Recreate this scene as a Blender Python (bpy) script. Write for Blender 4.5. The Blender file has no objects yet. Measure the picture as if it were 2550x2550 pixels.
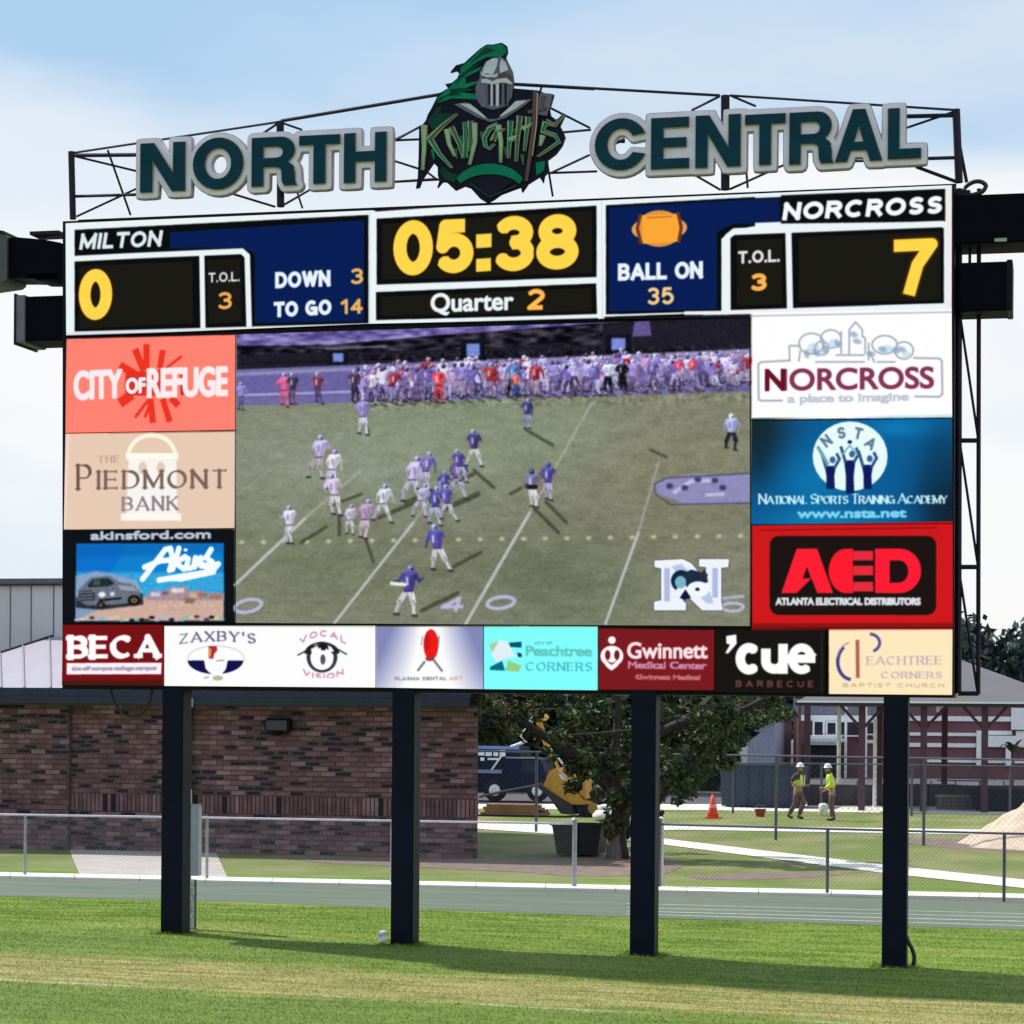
import bpy, bmesh, math, random
import numpy as np
from mathutils import Vector, Matrix
random.seed(7)
S = bpy.context.scene
C = S.collection
rad = math.radians

# ------------------------------------------------------------------ camera
FPX, PX, PY = 6000.0, 1275.0, 1775.0      # focal length and principal point on a 2550 px picture
YAW, ROLL, CAMH, CAMD = rad(13.0), 0.0078, 3.3, 33.5
cam = bpy.data.cameras.new('camera')
cam.sensor_width = 36; cam.lens = 36 * FPX / 2550; cam.shift_y = (PY - 1275) / 2550
cam.clip_start = 0.5; cam.clip_end = 3000
camo = bpy.data.objects.new('camera', cam); C.objects.link(camo)
RC = Matrix.Rotation(YAW, 3, 'Z') @ Matrix.Rotation(rad(90), 3, 'X') @ Matrix.Rotation(ROLL, 3, 'Z')
CL = Vector((CAMD * math.sin(YAW), -CAMD * math.cos(YAW), CAMH))
camo.matrix_world = Matrix.Translation(CL) @ RC.to_4x4()
S.camera = camo

# ------------------------------------------------------------------ sky and sun
SUNV = Vector((0.68, -0.24, -0.82)).normalized()      # direction the light travels
sel = math.asin(-SUNV.z)
saz = math.atan2(-SUNV.x, -SUNV.y)                    # azimuth of the sun seen from the place
W = bpy.data.worlds.new('World'); S.world = W; W.use_nodes = True
wt = W.node_tree; wt.nodes.clear()
def wn(t, **k):
    n = wt.nodes.new(t)
    for a, b in k.items(): setattr(n, a, b)
    return n
wo = wn('ShaderNodeOutputWorld')
sky = wn('ShaderNodeTexSky', sky_type='NISHITA', sun_disc=False, sun_elevation=sel, sun_rotation=saz)
sky.air_density = 1.0; sky.dust_density = 0.6; sky.ozone_density = 1.5
bgs = wn('ShaderNodeBackground'); bgs.inputs[1].default_value = 0.1
wt.links.new(sky.outputs[0], bgs.inputs[0])
bgc = wn('ShaderNodeBackground'); bgc.inputs[1].default_value = 1.0
tc = wn('ShaderNodeTexCoord'); spx = wn('ShaderNodeSeparateXYZ'); wt.links.new(tc.outputs['Generated'], spx.inputs[0])
def wmath(op, a, b=None, cl=False):
    n = wn('ShaderNodeMath', operation=op, use_clamp=cl)
    for i, v in enumerate((a, b)):
        if v is None: continue
        if isinstance(v, (int, float)): n.inputs[i].default_value = v
        else: wt.links.new(v, n.inputs[i])
    return n.outputs[0]
def wnoise(scale, st, loc=(0, 0, 0), det=5):
    mp = wn('ShaderNodeMapping'); mp.inputs['Scale'].default_value = st; mp.inputs['Location'].default_value = loc
    n = wn('ShaderNodeTexNoise'); n.inputs['Scale'].default_value = scale; n.inputs['Detail'].default_value = det; n.inputs['Roughness'].default_value = .5
    wt.links.new(tc.outputs['Generated'], mp.inputs[0]); wt.links.new(mp.outputs[0], n.inputs['Vector']); return n.outputs['Fac']
def wstep(v, a, b):
    n = wn('ShaderNodeMapRange', interpolation_type='SMOOTHSTEP'); wt.links.new(v, n.inputs[0]); n.inputs[1].default_value = a; n.inputs[2].default_value = b; return n.outputs[0]
# a bank of white cloud lies along the horizon; above it pale blue with thin cloud drifting in from the right
n1 = wnoise(2.0, (2.0, 2.0, 7.0), (.3, .1, .2)); n2 = wnoise(1.6, (1.6, 1.6, 5.0), (1.7, .4, .9), 6)
side = wmath('ADD', wmath('MULTIPLY', spx.outputs[0], .9744), wmath('MULTIPLY', spx.outputs[1], .225))    # sideways in the picture's direction
edge = wmath('ADD', wmath('ADD', spx.outputs[2], wmath('MULTIPLY', side, .10)), wmath('MULTIPLY', wmath('SUBTRACT', n1, .5), .10))
above = wstep(edge, .216, .246)
thin = wmath('SUBTRACT', 1.0, wmath('MULTIPLY', wstep(wmath('ADD', wmath('MULTIPLY', side, 1.6), wmath('MULTIPLY', n2, 1.5)), .62, 1.20), .62))
low = wmath('MULTIPLY', wstep(n2, .44, .60), .34)
blue = wmath('ADD', wmath('MULTIPLY', above, thin), wmath('MULTIPLY', wmath('SUBTRACT', 1.0, above), low), True)
mxc = wn('ShaderNodeMix', data_type='RGBA'); wt.links.new(blue, mxc.inputs['Factor'])
mxc.inputs[6].default_value = (1.0, 1.0, 1.0, 1); mxc.inputs[7].default_value = (.44, .66, .90, 1)
wt.links.new(mxc.outputs[2], bgc.inputs[0])
mx = wn('ShaderNodeMixShader'); mx.inputs[0].default_value = 0.9
wt.links.new(bgs.outputs[0], mx.inputs[1]); wt.links.new(bgc.outputs[0], mx.inputs[2]); wt.links.new(mx.outputs[0], wo.inputs[0])
sl = bpy.data.lights.new('sun', 'SUN'); sl.energy = 5.0; sl.angle = rad(1.0); sl.color = (1.0, 0.95, 0.87)
slo = bpy.data.objects.new('sun', sl); C.objects.link(slo); slo.location = (-20, 15, 40)
slo.rotation_euler = SUNV.to_track_quat('-Z', 'Y').to_euler()
S.view_settings.view_transform = 'Standard'; S.view_settings.look = 'None'
S.view_settings.exposure = 0.0; S.view_settings.gamma = 1.0
S.view_settings.use_curve_mapping = False
S.cycles.max_bounces = 5; S.cycles.use_denoising = True

# ------------------------------------------------------------------ where the photograph's points lie in the place
def ray(x, y): return RC @ Vector(((x - PX) / FPX, -(y - PY) / FPX, -1.0))
def pl(x, y, Y=0.0):
    d = ray(x, y); t = (Y - CL.y) / d.y
    return CL + d * t
def gh(X, Y):                       # the lawn falls a little to the right under the scoreboard
    s = min(1.0, max(0.0, 1 - (Y - 1.0) / 3.0))
    return -0.016 * max(-14, min(14, X)) * s
def gd(x, y, z=None):
    d = ray(x, y); h = 0.0
    for i in range(6):
        p = CL + d * ((h - CL.z) / d.z)
        h = gh(p.x, p.y) if z is None else z
    return p

# ------------------------------------------------------------------ materials
MATS = {}
def mat(name, col, rough=0.6, metal=0.0, var=0.15, scale=6.0, bump=0.0, bscale=40.0, emit=0.0, col2=None, stretch=None, spec=0.5):
    if name in MATS: return MATS[name]
    m = bpy.data.materials.new(name); m.use_nodes = True; MATS[name] = m
    t = m.node_tree; b = t.nodes['Principled BSDF']
    b.inputs['Roughness'].default_value = rough; b.inputs['Metallic'].default_value = metal
    b.inputs['Specular IOR Level'].default_value = spec
    co = t.nodes.new('ShaderNodeTexCoord'); mpn = t.nodes.new('ShaderNodeMapping')
    if stretch: mpn.inputs['Scale'].default_value = stretch
    t.links.new(co.outputs['Object'], mpn.inputs[0])
    n = t.nodes.new('ShaderNodeTexNoise'); n.inputs['Scale'].default_value = scale; n.inputs['Detail'].default_value = 6
    t.links.new(mpn.outputs[0], n.inputs['Vector'])
    r = t.nodes.new('ShaderNodeValToRGB'); e = r.color_ramp.elements
    e[0].position = 0.3; e[1].position = 0.7
    c2 = col2 if col2 else tuple(min(1, c * (1 + var)) for c in col)
    c1 = col if col2 else tuple(c * (1 - var) for c in col)
    e[0].color = (*c1, 1); e[1].color = (*c2, 1)
    t.links.new(n.outputs['Fac'], r.inputs[0]); t.links.new(r.outputs[0], b.inputs['Base Color'])
    if bump:
        n2 = t.nodes.new('ShaderNodeTexNoise'); n2.inputs['Scale'].default_value = bscale; n2.inputs['Detail'].default_value = 4
        t.links.new(mpn.outputs[0], n2.inputs['Vector'])
        bp = t.nodes.new('ShaderNodeBump'); bp.inputs['Strength'].default_value = bump; bp.inputs['Distance'].default_value = 0.02
        t.links.new(n2.outputs['Fac'], bp.inputs['Height']); t.links.new(bp.outputs[0], b.inputs['Normal'])
    if emit:
        t.links.new(r.outputs[0], b.inputs['Emission Color']); b.inputs['Emission Strength'].default_value = emit
    return m
M_pole = mat('dark_navy_paint', (0.0028, 0.0052, 0.017), 0.5, var=0.35, scale=3, bump=0.1, spec=.12)
M_cab = mat('cabinet_paint', (0.004, 0.004, 0.007), 0.55, var=0.3, scale=3, spec=.15)
M_truss = mat('truss_paint', (0.014, 0.008, 0.024), 0.5, var=0.3, spec=.2)
M_spk = mat('speaker_black', (0.0012, 0.0018, 0.005), 0.6, var=0.3, spec=0.06)
M_spkg = mat('speaker_grille', (0.16, 0.13, 0.17), 0.7, var=0.2)
M_signback = mat('sign_backing', (0.80, 0.72, 0.86), 0.6, var=0.06, scale=4)
M_signedge = mat('sign_edge', (0.46, 0.36, 0.44), 0.6, var=0.1)
M_teal = mat('letter_teal', (0.001, 0.040, 0.070), 0.5, var=0.2, scale=3, spec=.12)
M_gold = mat('letter_trim', (0.40, 0.30, 0.20), 0.5, var=0.1)
M_conc = mat('concrete', (0.52, 0.47, 0.43), 0.85, var=0.12, scale=1.5, bump=0.2)
M_kerb = mat('white_kerb', (0.78, 0.74, 0.68), 0.8, var=0.06, scale=2)
M_galv = mat('galvanised_steel', (0.33, 0.34, 0.37), 0.45, metal=0.4, var=0.15, scale=8)
M_galvd = mat('weathered_steel', (0.10, 0.10, 0.13), 0.6, metal=0.2, var=0.2, scale=8)

# ------------------------------------------------------------------ object helpers
def tag(o, label=None, cat=None, group=None, kind=None):
    if label: o['label'] = label
    if cat: o['category'] = cat
    if group: o['group'] = group
    if kind: o['kind'] = kind
    return o
def empty(name, loc=(0, 0, 0), **k):
    o = bpy.data.objects.new(name, None); C.objects.link(o); o.location = loc; o.empty_display_size = 0.2
    return tag(o, **k)
class MB:
    """collects boxes, bars and tubes, then becomes one mesh object (world coordinates)"""
    def __init__(s): s.v = []; s.f = []
    def add(s, vs, fs):
        n = len(s.v); s.v += [tuple(v) for v in vs]; s.f += [tuple(i + n for i in f) for f in fs]
        return s
    def box(s, x0, x1, y0, y1, z0, z1):
        return s.add([(x0,y0,z0),(x1,y0,z0),(x1,y1,z0),(x0,y1,z0),(x0,y0,z1),(x1,y0,z1),(x1,y1,z1),(x0,y1,z1)],
              [(0,3,2,1),(4,5,6,7),(0,1,5,4),(1,2,6,5),(2,3,7,6),(3,0,4,7)])
    def quadbox(s, q, d):           # a quad in space given thickness vector d
        q = [Vector(p) for p in q]; d = Vector(d)
        return s.add(q + [p + d for p in q], [(0,1,2,3),(7,6,5,4),(0,4,5,1),(1,5,6,2),(2,6,7,3),(3,7,4,0)])
    def tube(s, pts, r, n=8, r1=None):
        pts = [Vector(p) for p in pts]; rings = []; m = len(pts)
        for i, p in enumerate(pts):
            a = pts[max(0, i - 1)]; b = pts[min(m - 1, i + 1)]
            d = (b - a).normalized(); u = d.orthogonal() if abs(d.z) > .9 else d.cross(Vector((0, 0, 1)))
            u.normalize(); w = d.cross(u)
            rr = r if r1 is None else r + (r1 - r) * i / (m - 1)
            rings.append([p + (u * math.cos(2*math.pi*k/n) + w * math.sin(2*math.pi*k/n)) * rr for k in range(n)])
        vs = [q for g in rings for q in g]; fs = []
        for i in range(m - 1):
            for k in range(n):
                fs.append((i*n+k, i*n+(k+1) % n, (i+1)*n+(k+1) % n, (i+1)*n+k))
        fs.append(tuple(range(n))[::-1]); fs.append(tuple((m-1)*n+k for k in range(n)))
        return s.add(vs, fs)
    def lathe(s, c, prof, n=16, axis='z'):
        c = Vector(c); vs = []; fs = []
        for (r, h) in prof:
            for k in range(n):
                a = 2*math.pi*k/n
                vs.append(c + (Vector((r*math.cos(a), r*math.sin(a), h)) if axis == 'z' else Vector((h, r*math.cos(a), r*math.sin(a)))))
        for i in range(len(prof) - 1):
            for k in range(n): fs.append((i*n+k, i*n+(k+1) % n, (i+1)*n+(k+1) % n, (i+1)*n+k))
        fs.append(tuple(range(n))[::-1]); fs.append(tuple((len(prof)-1)*n+k for k in range(n)))
        return s.add(vs, fs)
    def build(s, name, m, parent=None, smooth=False, bevel=0.0, **k):
        me = bpy.data.meshes.new(name)
        off = Vector(parent.matrix_world.translation) if False else Vector((0, 0, 0))
        if parent: off = wloc(parent)
        org = Vector(s.v[0]) if s.v else Vector((0, 0, 0))
        lo = Vector((min(v[0] for v in s.v), min(v[1] for v in s.v), min(v[2] for v in s.v)))
        hi = Vector((max(v[0] for v in s.v), max(v[1] for v in s.v), max(v[2] for v in s.v)))
        org = (lo + hi) / 2; org.z = lo.z
        me.from_pydata([tuple(Vector(v) - org) for v in s.v], [], s.f); me.update()
        if isinstance(m, (list, tuple)):
            for q in m: me.materials.append(q)
        else: me.materials.append(m)
        if bevel:
            bm = bmesh.new(); bm.from_mesh(me)
            bmesh.ops.bevel(bm, geom=bm.edges[:], offset=bevel, segments=2, affect='EDGES', clamp_overlap=True)
            bm.to_mesh(me); bm.free()
        if smooth:
            for p in me.polygons: p.use_smooth = True
        o = bpy.data.objects.new(name, me); C.objects.link(o)
        if parent: o.parent = parent
        o.location = org - off
        WL[o.name] = org.copy()
        return tag(o, **k)
WL = {}
def wloc(o):
    if o.name in WL: return WL[o.name]
    return Vector(o.location) + (wloc(o.parent) if o.parent else Vector((0, 0, 0)))

def plate(name, pts, Yf, th, m, parent=None, holes=(), **k):
    """outline in the X-Z plane, front face at Yf, thickness th; holes allowed"""
    cu = bpy.data.curves.new(name, 'CURVE'); cu.dimensions = '2D'; cu.fill_mode = 'BOTH'
    cx = sum(p[0] for p in pts) / len(pts); cz = sum(p[1] for p in pts) / len(pts)
    for loop in [pts] + list(holes):
        sp = cu.splines.new('POLY'); sp.points.add(len(loop) - 1); sp.use_cyclic_u = True
        for i, p in enumerate(loop): sp.points[i].co = (p[0] - cx, p[1] - cz, 0, 1)
    cu.extrude = th / 2
    tmp = bpy.data.objects.new('tmp', cu); C.objects.link(tmp)
    dg = bpy.context.evaluated_depsgraph_get(); dg.update()
    me = bpy.data.meshes.new_from_object(tmp.evaluated_get(dg)); me.name = name
    bpy.data.objects.remove(tmp); bpy.data.curves.remove(cu)
    me.transform(Matrix.Rotation(rad(90), 4, 'X'))
    me.materials.clear(); me.materials.append(m)
    o = bpy.data.objects.new(name, me); C.objects.link(o)
    loc = Vector((cx, Yf + th / 2, cz)); WL[o.name] = loc.copy()
    if parent: o.parent = parent; o.location = loc - wloc(parent)
    else: o.location = loc
    return tag(o, **k)
def bxz(f, p, Y=0.0):
    q = pl(f[0] + p[0] / f[2], f[1] + p[1] / f[2], Y); return (q.x, q.z)
# frames: pixel rectangles of the photograph in which things were measured (x0, y0, scale)
FA=(140,810,3.7146); FB=(140,1290,3.864); FC=(580,780,2.972); FD=(1200,780,2.841); FE=(580,1150,2.972); FF=(1200,1150,2.841)
FG=(1850,770,3.513); FH=(1850,1280,3.513); FI=(380,1540,3.45); FJ=(920,1540,3.331); FK=(1480,1540,2.1)
S1=(0,480,2.0337); S2=(880,480,1.932); S3=(1750,420,2.415)
T1=(100,150,1.932); T2=(980,80,3.864); T3=(1400,180,1.68); N1=(0,0,1.0)

# ------------------------------------------------------------------ what the display shows (flat light-up print, drawn here)
BX0, BX1, BZ0, BZ1, RES = -6.78, 6.12, 3.52, 10.50, 120
CW, CH = int((BX1 - BX0) * RES), int((BZ1 - BZ0) * RES)
def _hom():
    A = []; b = []
    for (x, y) in [(0, 300), (2550, 300), (2550, 1900), (0, 1900)]:
        p = pl(x, y); u = (p.x - BX0) * RES; v = (BZ1 - p.z) * RES
        A += [[x, y, 1, 0, 0, 0, -u*x, -u*y], [0, 0, 0, x, y, 1, -v*x, -v*y]]; b += [u, v]
    h = np.linalg.solve(np.array(A, float), np.array(b, float)); return np.append(h, 1).reshape(3, 3)
HM = _hom()
PXS = RES / 179.0
cv = np.zeros((CH, CW, 3), np.float32)
def toc(f, pts):
    p = np.asarray(pts, float).reshape(-1, 2); q = np.stack([f[0] + p[:, 0]/f[2], f[1] + p[:, 1]/f[2], np.ones(len(p))])
    r = HM @ q; return (r[:2] / r[2]).T
CLIP = [0, 0, CW, CH]
def clip(x0=None, y0=None, x1=None, y1=None):
    CLIP[:] = [0, 0, CW, CH]
    if x0 is not None: q = toc(N1, [(x0, y0), (x1, y1)]); CLIP[:] = [int(q[0][0]), int(q[0][1]), int(q[1][0]), int(q[1][1])]
class Mask:
    def __init__(s, pts, pad=4):
        x0, y0 = np.floor(pts.min(0) - pad).astype(int); x1, y1 = np.ceil(pts.max(0) + pad).astype(int)
        s.x0, s.y0 = max(CLIP[0], x0), max(CLIP[1], y0); s.x1, s.y1 = min(CLIP[2], x1), min(CLIP[3], y1)
        s.m = np.zeros((max(0, s.y1 - s.y0), max(0, s.x1 - s.x0)), np.float32)
    def seg(s, a, b, r, ca=1, cb=1):   # ca/cb: 1 square end, 0 butt, 2 round
        x0 = int(max(s.x0, math.floor(min(a[0], b[0]) - r - 2))); x1 = int(min(s.x1, math.ceil(max(a[0], b[0]) + r + 2)))
        y0 = int(max(s.y0, math.floor(min(a[1], b[1]) - r - 2))); y1 = int(min(s.y1, math.ceil(max(a[1], b[1]) + r + 2)))
        if x1 <= x0 or y1 <= y0: return
        X, Y = np.meshgrid(np.arange(x0, x1) + .5, np.arange(y0, y1) + .5)
        d = np.array(b) - np.array(a); L = float(np.hypot(*d))
        if L < 1e-3: return
        d = d / L
        t = (X - a[0]) * d[0] + (Y - a[1]) * d[1]; n = np.abs(-(X - a[0]) * d[1] + (Y - a[1]) * d[0])
        ea = r if ca == 1 else 0.3; eb = r if cb == 1 else 0.3
        cov = np.clip(r - n + .5, 0, 1) * np.clip(t + ea + .5, 0, 1) * np.clip(L + eb - t + .5, 0, 1)
        if ca == 2: cov = np.maximum(cov, np.clip(r - np.hypot(t, n) + .5, 0, 1))
        if cb == 2: cov = np.maximum(cov, np.clip(r - np.hypot(t - L, n) + .5, 0, 1))
        sub = s.m[y0 - s.y0:y1 - s.y0, x0 - s.x0:x1 - s.x0]; np.maximum(sub, cov, out=sub)
    def poly(s, P):
        if s.m.size == 0: return
        acc = np.zeros(s.m.shape, np.float32)
        for ox in (.17, .5, .83):
            for oy in (.17, .5, .83):
                X, Y = np.meshgrid(np.arange(s.x0, s.x1) + ox, np.arange(s.y0, s.y1) + oy)
                ins = np.zeros(X.shape, bool)
                for i in range(len(P)):
                    (xa, ya), (xb, yb) = P[i], P[(i + 1) % len(P)]
                    if ya == yb: continue
                    c = ((ya > Y) != (yb > Y)) & (X < (xb - xa) * (Y - ya) / (yb - ya) + xa); ins ^= c
                acc += ins
        np.maximum(s.m, acc / 9, out=s.m)
    def paint(s, col, a=1.0, blur=0):
        if s.m.size == 0: return
        m = s.m
        for i in range(blur):
            m = (np.roll(m, 1, 0) + np.roll(m, -1, 0) + 2 * m) / 4; m = (np.roll(m, 1, 1) + np.roll(m, -1, 1) + 2 * m) / 4
        m = (m * a)[..., None]; sub = cv[s.y0:s.y1, s.x0:s.x1]
        c = np.array(col, np.float32) / 255 if not callable(col) else col(s)
        sub[:] = sub * (1 - m) + c * m
def poly(f, pts, col, a=1.0, blur=0):
    P = toc(f, pts); m = Mask(P, 4 + blur * 2); m.poly(P); m.paint(col, a, blur)
def line(f, pts, w, col, a=1.0, cap=1, blur=0, closed=False):
    P = toc(f, pts); P = np.vstack([P, P[:1]]) if closed else P; m = Mask(P, w * PXS + 4 + blur * 2); n = len(P) - 1
    for i in range(n):
        m.seg(P[i], P[i+1], w * PXS / 2, 2 if (closed or i > 0 or cap == 2) else cap, 2 if (closed or i < n-1 or cap == 2) else cap)
    m.paint(col, a, blur)
def ellp(cx, cy, rx, ry, rot=0, a0=0, a1=360, n=28):
    c, s_ = math.cos(rad(rot)), math.sin(rad(rot)); out = []
    for i in range(n + 1):
        t = rad(a0 + (a1 - a0) * i / n); x, y = rx * math.cos(t), ry * math.sin(t)
        out.append((cx + x * c - y * s_, cy + x * s_ + y * c))
    return out
def ell(f, cx, cy, rx, ry, col, rot=0, a=1.0, blur=0): poly(f, ellp(cx, cy, rx, ry, rot)[:-1], col, a, blur)
def glow(f, x, y, rx, ry, col, a):
    P = toc(f, [(x, y), (x + rx, y), (x, y + ry)]); c = P[0]; ax, ay = abs(P[1][0]-c[0]), abs(P[2][1]-c[1])
    m = Mask(np.array([c - [2*ax, 2*ay], c + [2*ax, 2*ay]]), 0)
    if m.m.size == 0: return
    X, Y = np.meshgrid(np.arange(m.x0, m.x1), np.arange(m.y0, m.y1)); d = ((X-c[0])/ax)**2 + ((Y-c[1])/ay)**2
    m.m = np.clip(np.exp(-d*1.1) - .012, 0, 1).astype(np.float32); m.paint(col, a)
def A_(cx, cy, rx, ry, a0, a1, n=12): return [(cx + rx*math.cos(rad(a0 + (a1-a0)*i/n)), cy + ry*math.sin(rad(a0 + (a1-a0)*i/n))) for i in range(n + 1)]
GL = {
 'A': (.80, [[(0,0),(.4,1),(.8,0)],[(.13,.3),(.67,.3)]]), 'B': (.62, [[(0,0),(0,1)],[(0,1),(.34,1)]+A_(.34,.76,.24,.24,90,-90)+[(0,.52)],[(0,.52),(.36,.52)]+A_(.36,.26,.26,.26,90,-90)+[(0,0)]]),
 'C': (.76, [A_(.40,.5,.40,.5,48,312,24)]), 'D': (.70, [[(0,0),(0,1)],[(0,1),(.28,1)]+A_(.28,.5,.42,.5,90,-90,18)+[(0,0)]]),
 'E': (.56, [[(0,0),(0,1)],[(0,1),(.54,1)],[(0,.52),(.48,.52)],[(0,0),(.56,0)]]), 'F': (.54, [[(0,0),(0,1)],[(0,1),(.54,1)],[(0,.52),(.46,.52)]]),
 'G': (.80, [A_(.40,.5,.40,.5,50,330,24),[(.46,.46),(.78,.46),(.78,.02)]]), 'H': (.66, [[(0,0),(0,1)],[(.66,0),(.66,1)],[(0,.52),(.66,.52)]]),
 'I': (.001, [[(0,0),(0,1)]]), 'J': (.44, [[(.44,1),(.44,.25)]+A_(.22,.25,.22,.25,0,-180)]), 'K': (.64, [[(0,0),(0,1)],[(.62,1),(0,.38)],[(.2,.58),(.64,0)]]),
 'L': (.50, [[(0,0),(0,1)],[(0,0),(.5,0)]]), 'M': (.84, [[(0,0),(0,1)],[(0,1),(.42,.1)],[(.42,.1),(.84,1)],[(.84,1),(.84,0)]]), 'N': (.68, [[(0,0),(0,1)],[(0,1),(.68,0)],[(.68,0),(.68,1)]]),
 'O': (.82, [A_(.41,.5,.41,.5,0,360,30)]), 'P': (.58, [[(0,0),(0,1)],[(0,1),(.32,1)]+A_(.32,.73,.26,.27,90,-90)+[(0,.46)]]), 'Q': (.82, [A_(.41,.5,.41,.5,0,360,30),[(.5,.25),(.8,0)]]),
 'R': (.64, [[(0,0),(0,1)],[(0,1),(.34,1)]+A_(.34,.74,.26,.26,90,-90)+[(0,.48)],[(.34,.48),(.62,0)]]),
 'S': (.60, [A_(.31,.75,.27,.25,30,240)[0:]+A_(.29,.25,.29,.25,80,-150,14)]), 'T': (.64, [[(.32,0),(.32,1)],[(0,1),(.64,1)]]),
 'U': (.66, [[(0,1),(0,.32)]+A_(.33,.32,.33,.32,180,360)+[(.66,1)]]), 'V': (.74, [[(0,1),(.37,0),(.74,1)]]), 'W': (1.02, [[(0,1),(.26,0),(.51,1),(.76,0),(1.02,1)]]),
 'X': (.68, [[(0,0),(.66,1)],[(0,1),(.68,0)]]), 'Y': (.70, [[(0,1),(.35,.45),(.7,1)],[(.35,.45),(.35,0)]]), 'Z': (.62, [[(0,1),(.62,1),(0,0),(.62,0)]]),
 "'": (.05, [[(.03,1),(.03,.78)]]), '.': (.02, [[(0,.0),(.001,.02)]]), ' ': (.22, []), ':': (.02, [[(0,.22),(.001,.24)],[(0,.78),(.001,.80)]]),
 '0': (.52, [A_(.26,.5,.26,.5,0,360,28)]), '1': (.26, [[(0,.78),(.24,1),(.24,0)]]), '2': (.52, [A_(.26,.73,.26,.27,160,-40)+[(0,0),(.52,0)]]),
 '3': (.52, [A_(.26,.76,.24,.24,160,-80)+[(.22,.52)],[(.22,.52)]+A_(.26,.27,.26,.27,80,-160,16)]), '4': (.56, [[(.42,0),(.42,1),(0,.28),(.56,.28)]]),
 '5': (.52, [[(.48,1),(.08,1),(.02,.5)]+A_(.25,.33,.27,.33,140,-150,18)]), '7': (.54, [[(0,1),(.54,1),(.3,.55),(.18,0)]]),
 '8': (.52, [A_(.26,.76,.22,.24,0,360,22),A_(.26,.26,.26,.26,0,360,22)]), 'e': (.5, [A_(.25,.33,.25,.33,-50,-360,22)[::-1],[(0,.33),(.5,.33)]]),
 'c': (.46, [A_(.25,.33,.25,.33,50,310,20)]), 'u': (.46, [[(0,.66),(0,.24)]+A_(.23,.24,.23,.24,180,360),[(.46,.66),(.46,0)]]), 'o': (.5, [A_(.25,.33,.25,.33,0,360,20)]),
 'a': (.46, [A_(.23,.2,.23,.2,0,360,18),[(.46,0),(.46,.46)]+A_(.25,.46,.21,.2,0,150)]), 'r': (.3, [[(0,0),(0,.66)],[(0,.4)]+A_(.2,.42,.2,.24,170,60)]), 't': (.3, [[(.12,.95),(.12,.15),(.2,0),(.3,0)],[(0,.66),(.3,.66)]]),
}
def text(f, s, x0, y0, x1, y1, h, w, col, serif=False, shear=0.0, a=1.0, outline=None, blur=0, gap=None, big=None, curve=0.0, slab=False):
    """baseline (x0,y0)-(x1,y1), cap height h, all in frame pixels; stroke w in photo pixels"""
    gap = (w * f[2] / h) * (1.0 if not serif else 1.4) + .10 if gap is None else gap
    tot = 0; items = []
    for i, ch in enumerate(s):
        k = (big if (big and (i == 0 or s[i-1] == ' ')) else 1.0)
        gw = GL[ch][0] * k; items.append((ch, tot, k)); tot += gw + gap
    tot -= gap; r = w * f[2] / 2 / h
    L = math.hypot(x1 - x0, y1 - y0); ex = ((x1 - x0) / L, (y1 - y0) / L); sx = (L - 2*r*h) / (tot * h) if tot > 0 else 1
    def T(gx, gy):
        u = r * h + gx * sx * h; v = (r + gy * (1 - 2 * r)) * h
        uc = (u / L - .5) * 2; v2 = v + curve * (1 - uc * uc)
        return (x0 + ex[0] * u + shear * v, y0 + ex[1] * u - v2)
    allp = toc(f, [T(-.4, -.4), T(tot + .4, -.4), T(tot + .4, (big or 1) + .3 + abs(curve)/h), T(-.4, 1.3)])
    def draw(extra, colr):
        m = Mask(allp, 6); R = w * PXS / 2 + extra * PXS
        for ch, gx0, k in items:
            for st in GL[ch][1]:
                P = toc(f, [T(gx0 + p[0] * k, p[1] * k) for p in st]); n = len(st) - 1
                for i in range(n):
                    dx, dy = st[i+1][0] - st[i][0], st[i+1][1] - st[i][1]
                    rr = R
                    if serif:
                        if abs(dx) < 1e-6: q = 1
                        else:
                            an = math.degrees(math.atan2(dy, dx)) % 180
                            q = .45 + .55 * abs(math.sin(rad(an - 25))) if an > 90 else .4 + .6 * max(0, math.sin(rad(an)) ** 3) * (1 if an > 80 else .6)
                        rr = R * (max(q, .62) if slab else q)
                    def cap(end, p):
                        inner = (end == 0 and i > 0) or (end == 1 and i < n - 1)
                        if inner or (abs(st[0][0]-st[-1][0]) < .01 and abs(st[0][1]-st[-1][1]) < .01): return 2
                        straight = n <= 5
                        return 1 if straight else 0
                    m.seg(P[i], P[i+1], rr, cap(0, st[i]), cap(1, st[i+1]))
                if serif and n <= 5:
                    for (p, o) in ((st[0], st[1]), (st[-1], st[-2])):
                        if (abs(p[1]) < .02 or abs(p[1] - 1) < .02) and abs(p[1] - o[1]) > .3:
                            sw = .19 if slab else .13; q = toc(f, [T(gx0 + p[0]*k - sw*k, p[1]*k), T(gx0 + p[0]*k + sw*k, p[1]*k)]); m.seg(q[0], q[1], R * (.6 if slab else .38), 0, 0)
                        elif abs(p[1] - o[1]) < .02 and abs(p[0]-o[0]) > .25 and p[0] > .3:
                            q = toc(f, [T(gx0 + p[0]*k, p[1]*k - .09), T(gx0 + p[0]*k, p[1]*k + .09)]); m.seg(q[0], q[1], R * .38, 0, 0)
        m.paint(colr, a, blur)
    if outline: draw(outline[0], outline[1])
    draw(0, col)
_bf = {}
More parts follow.
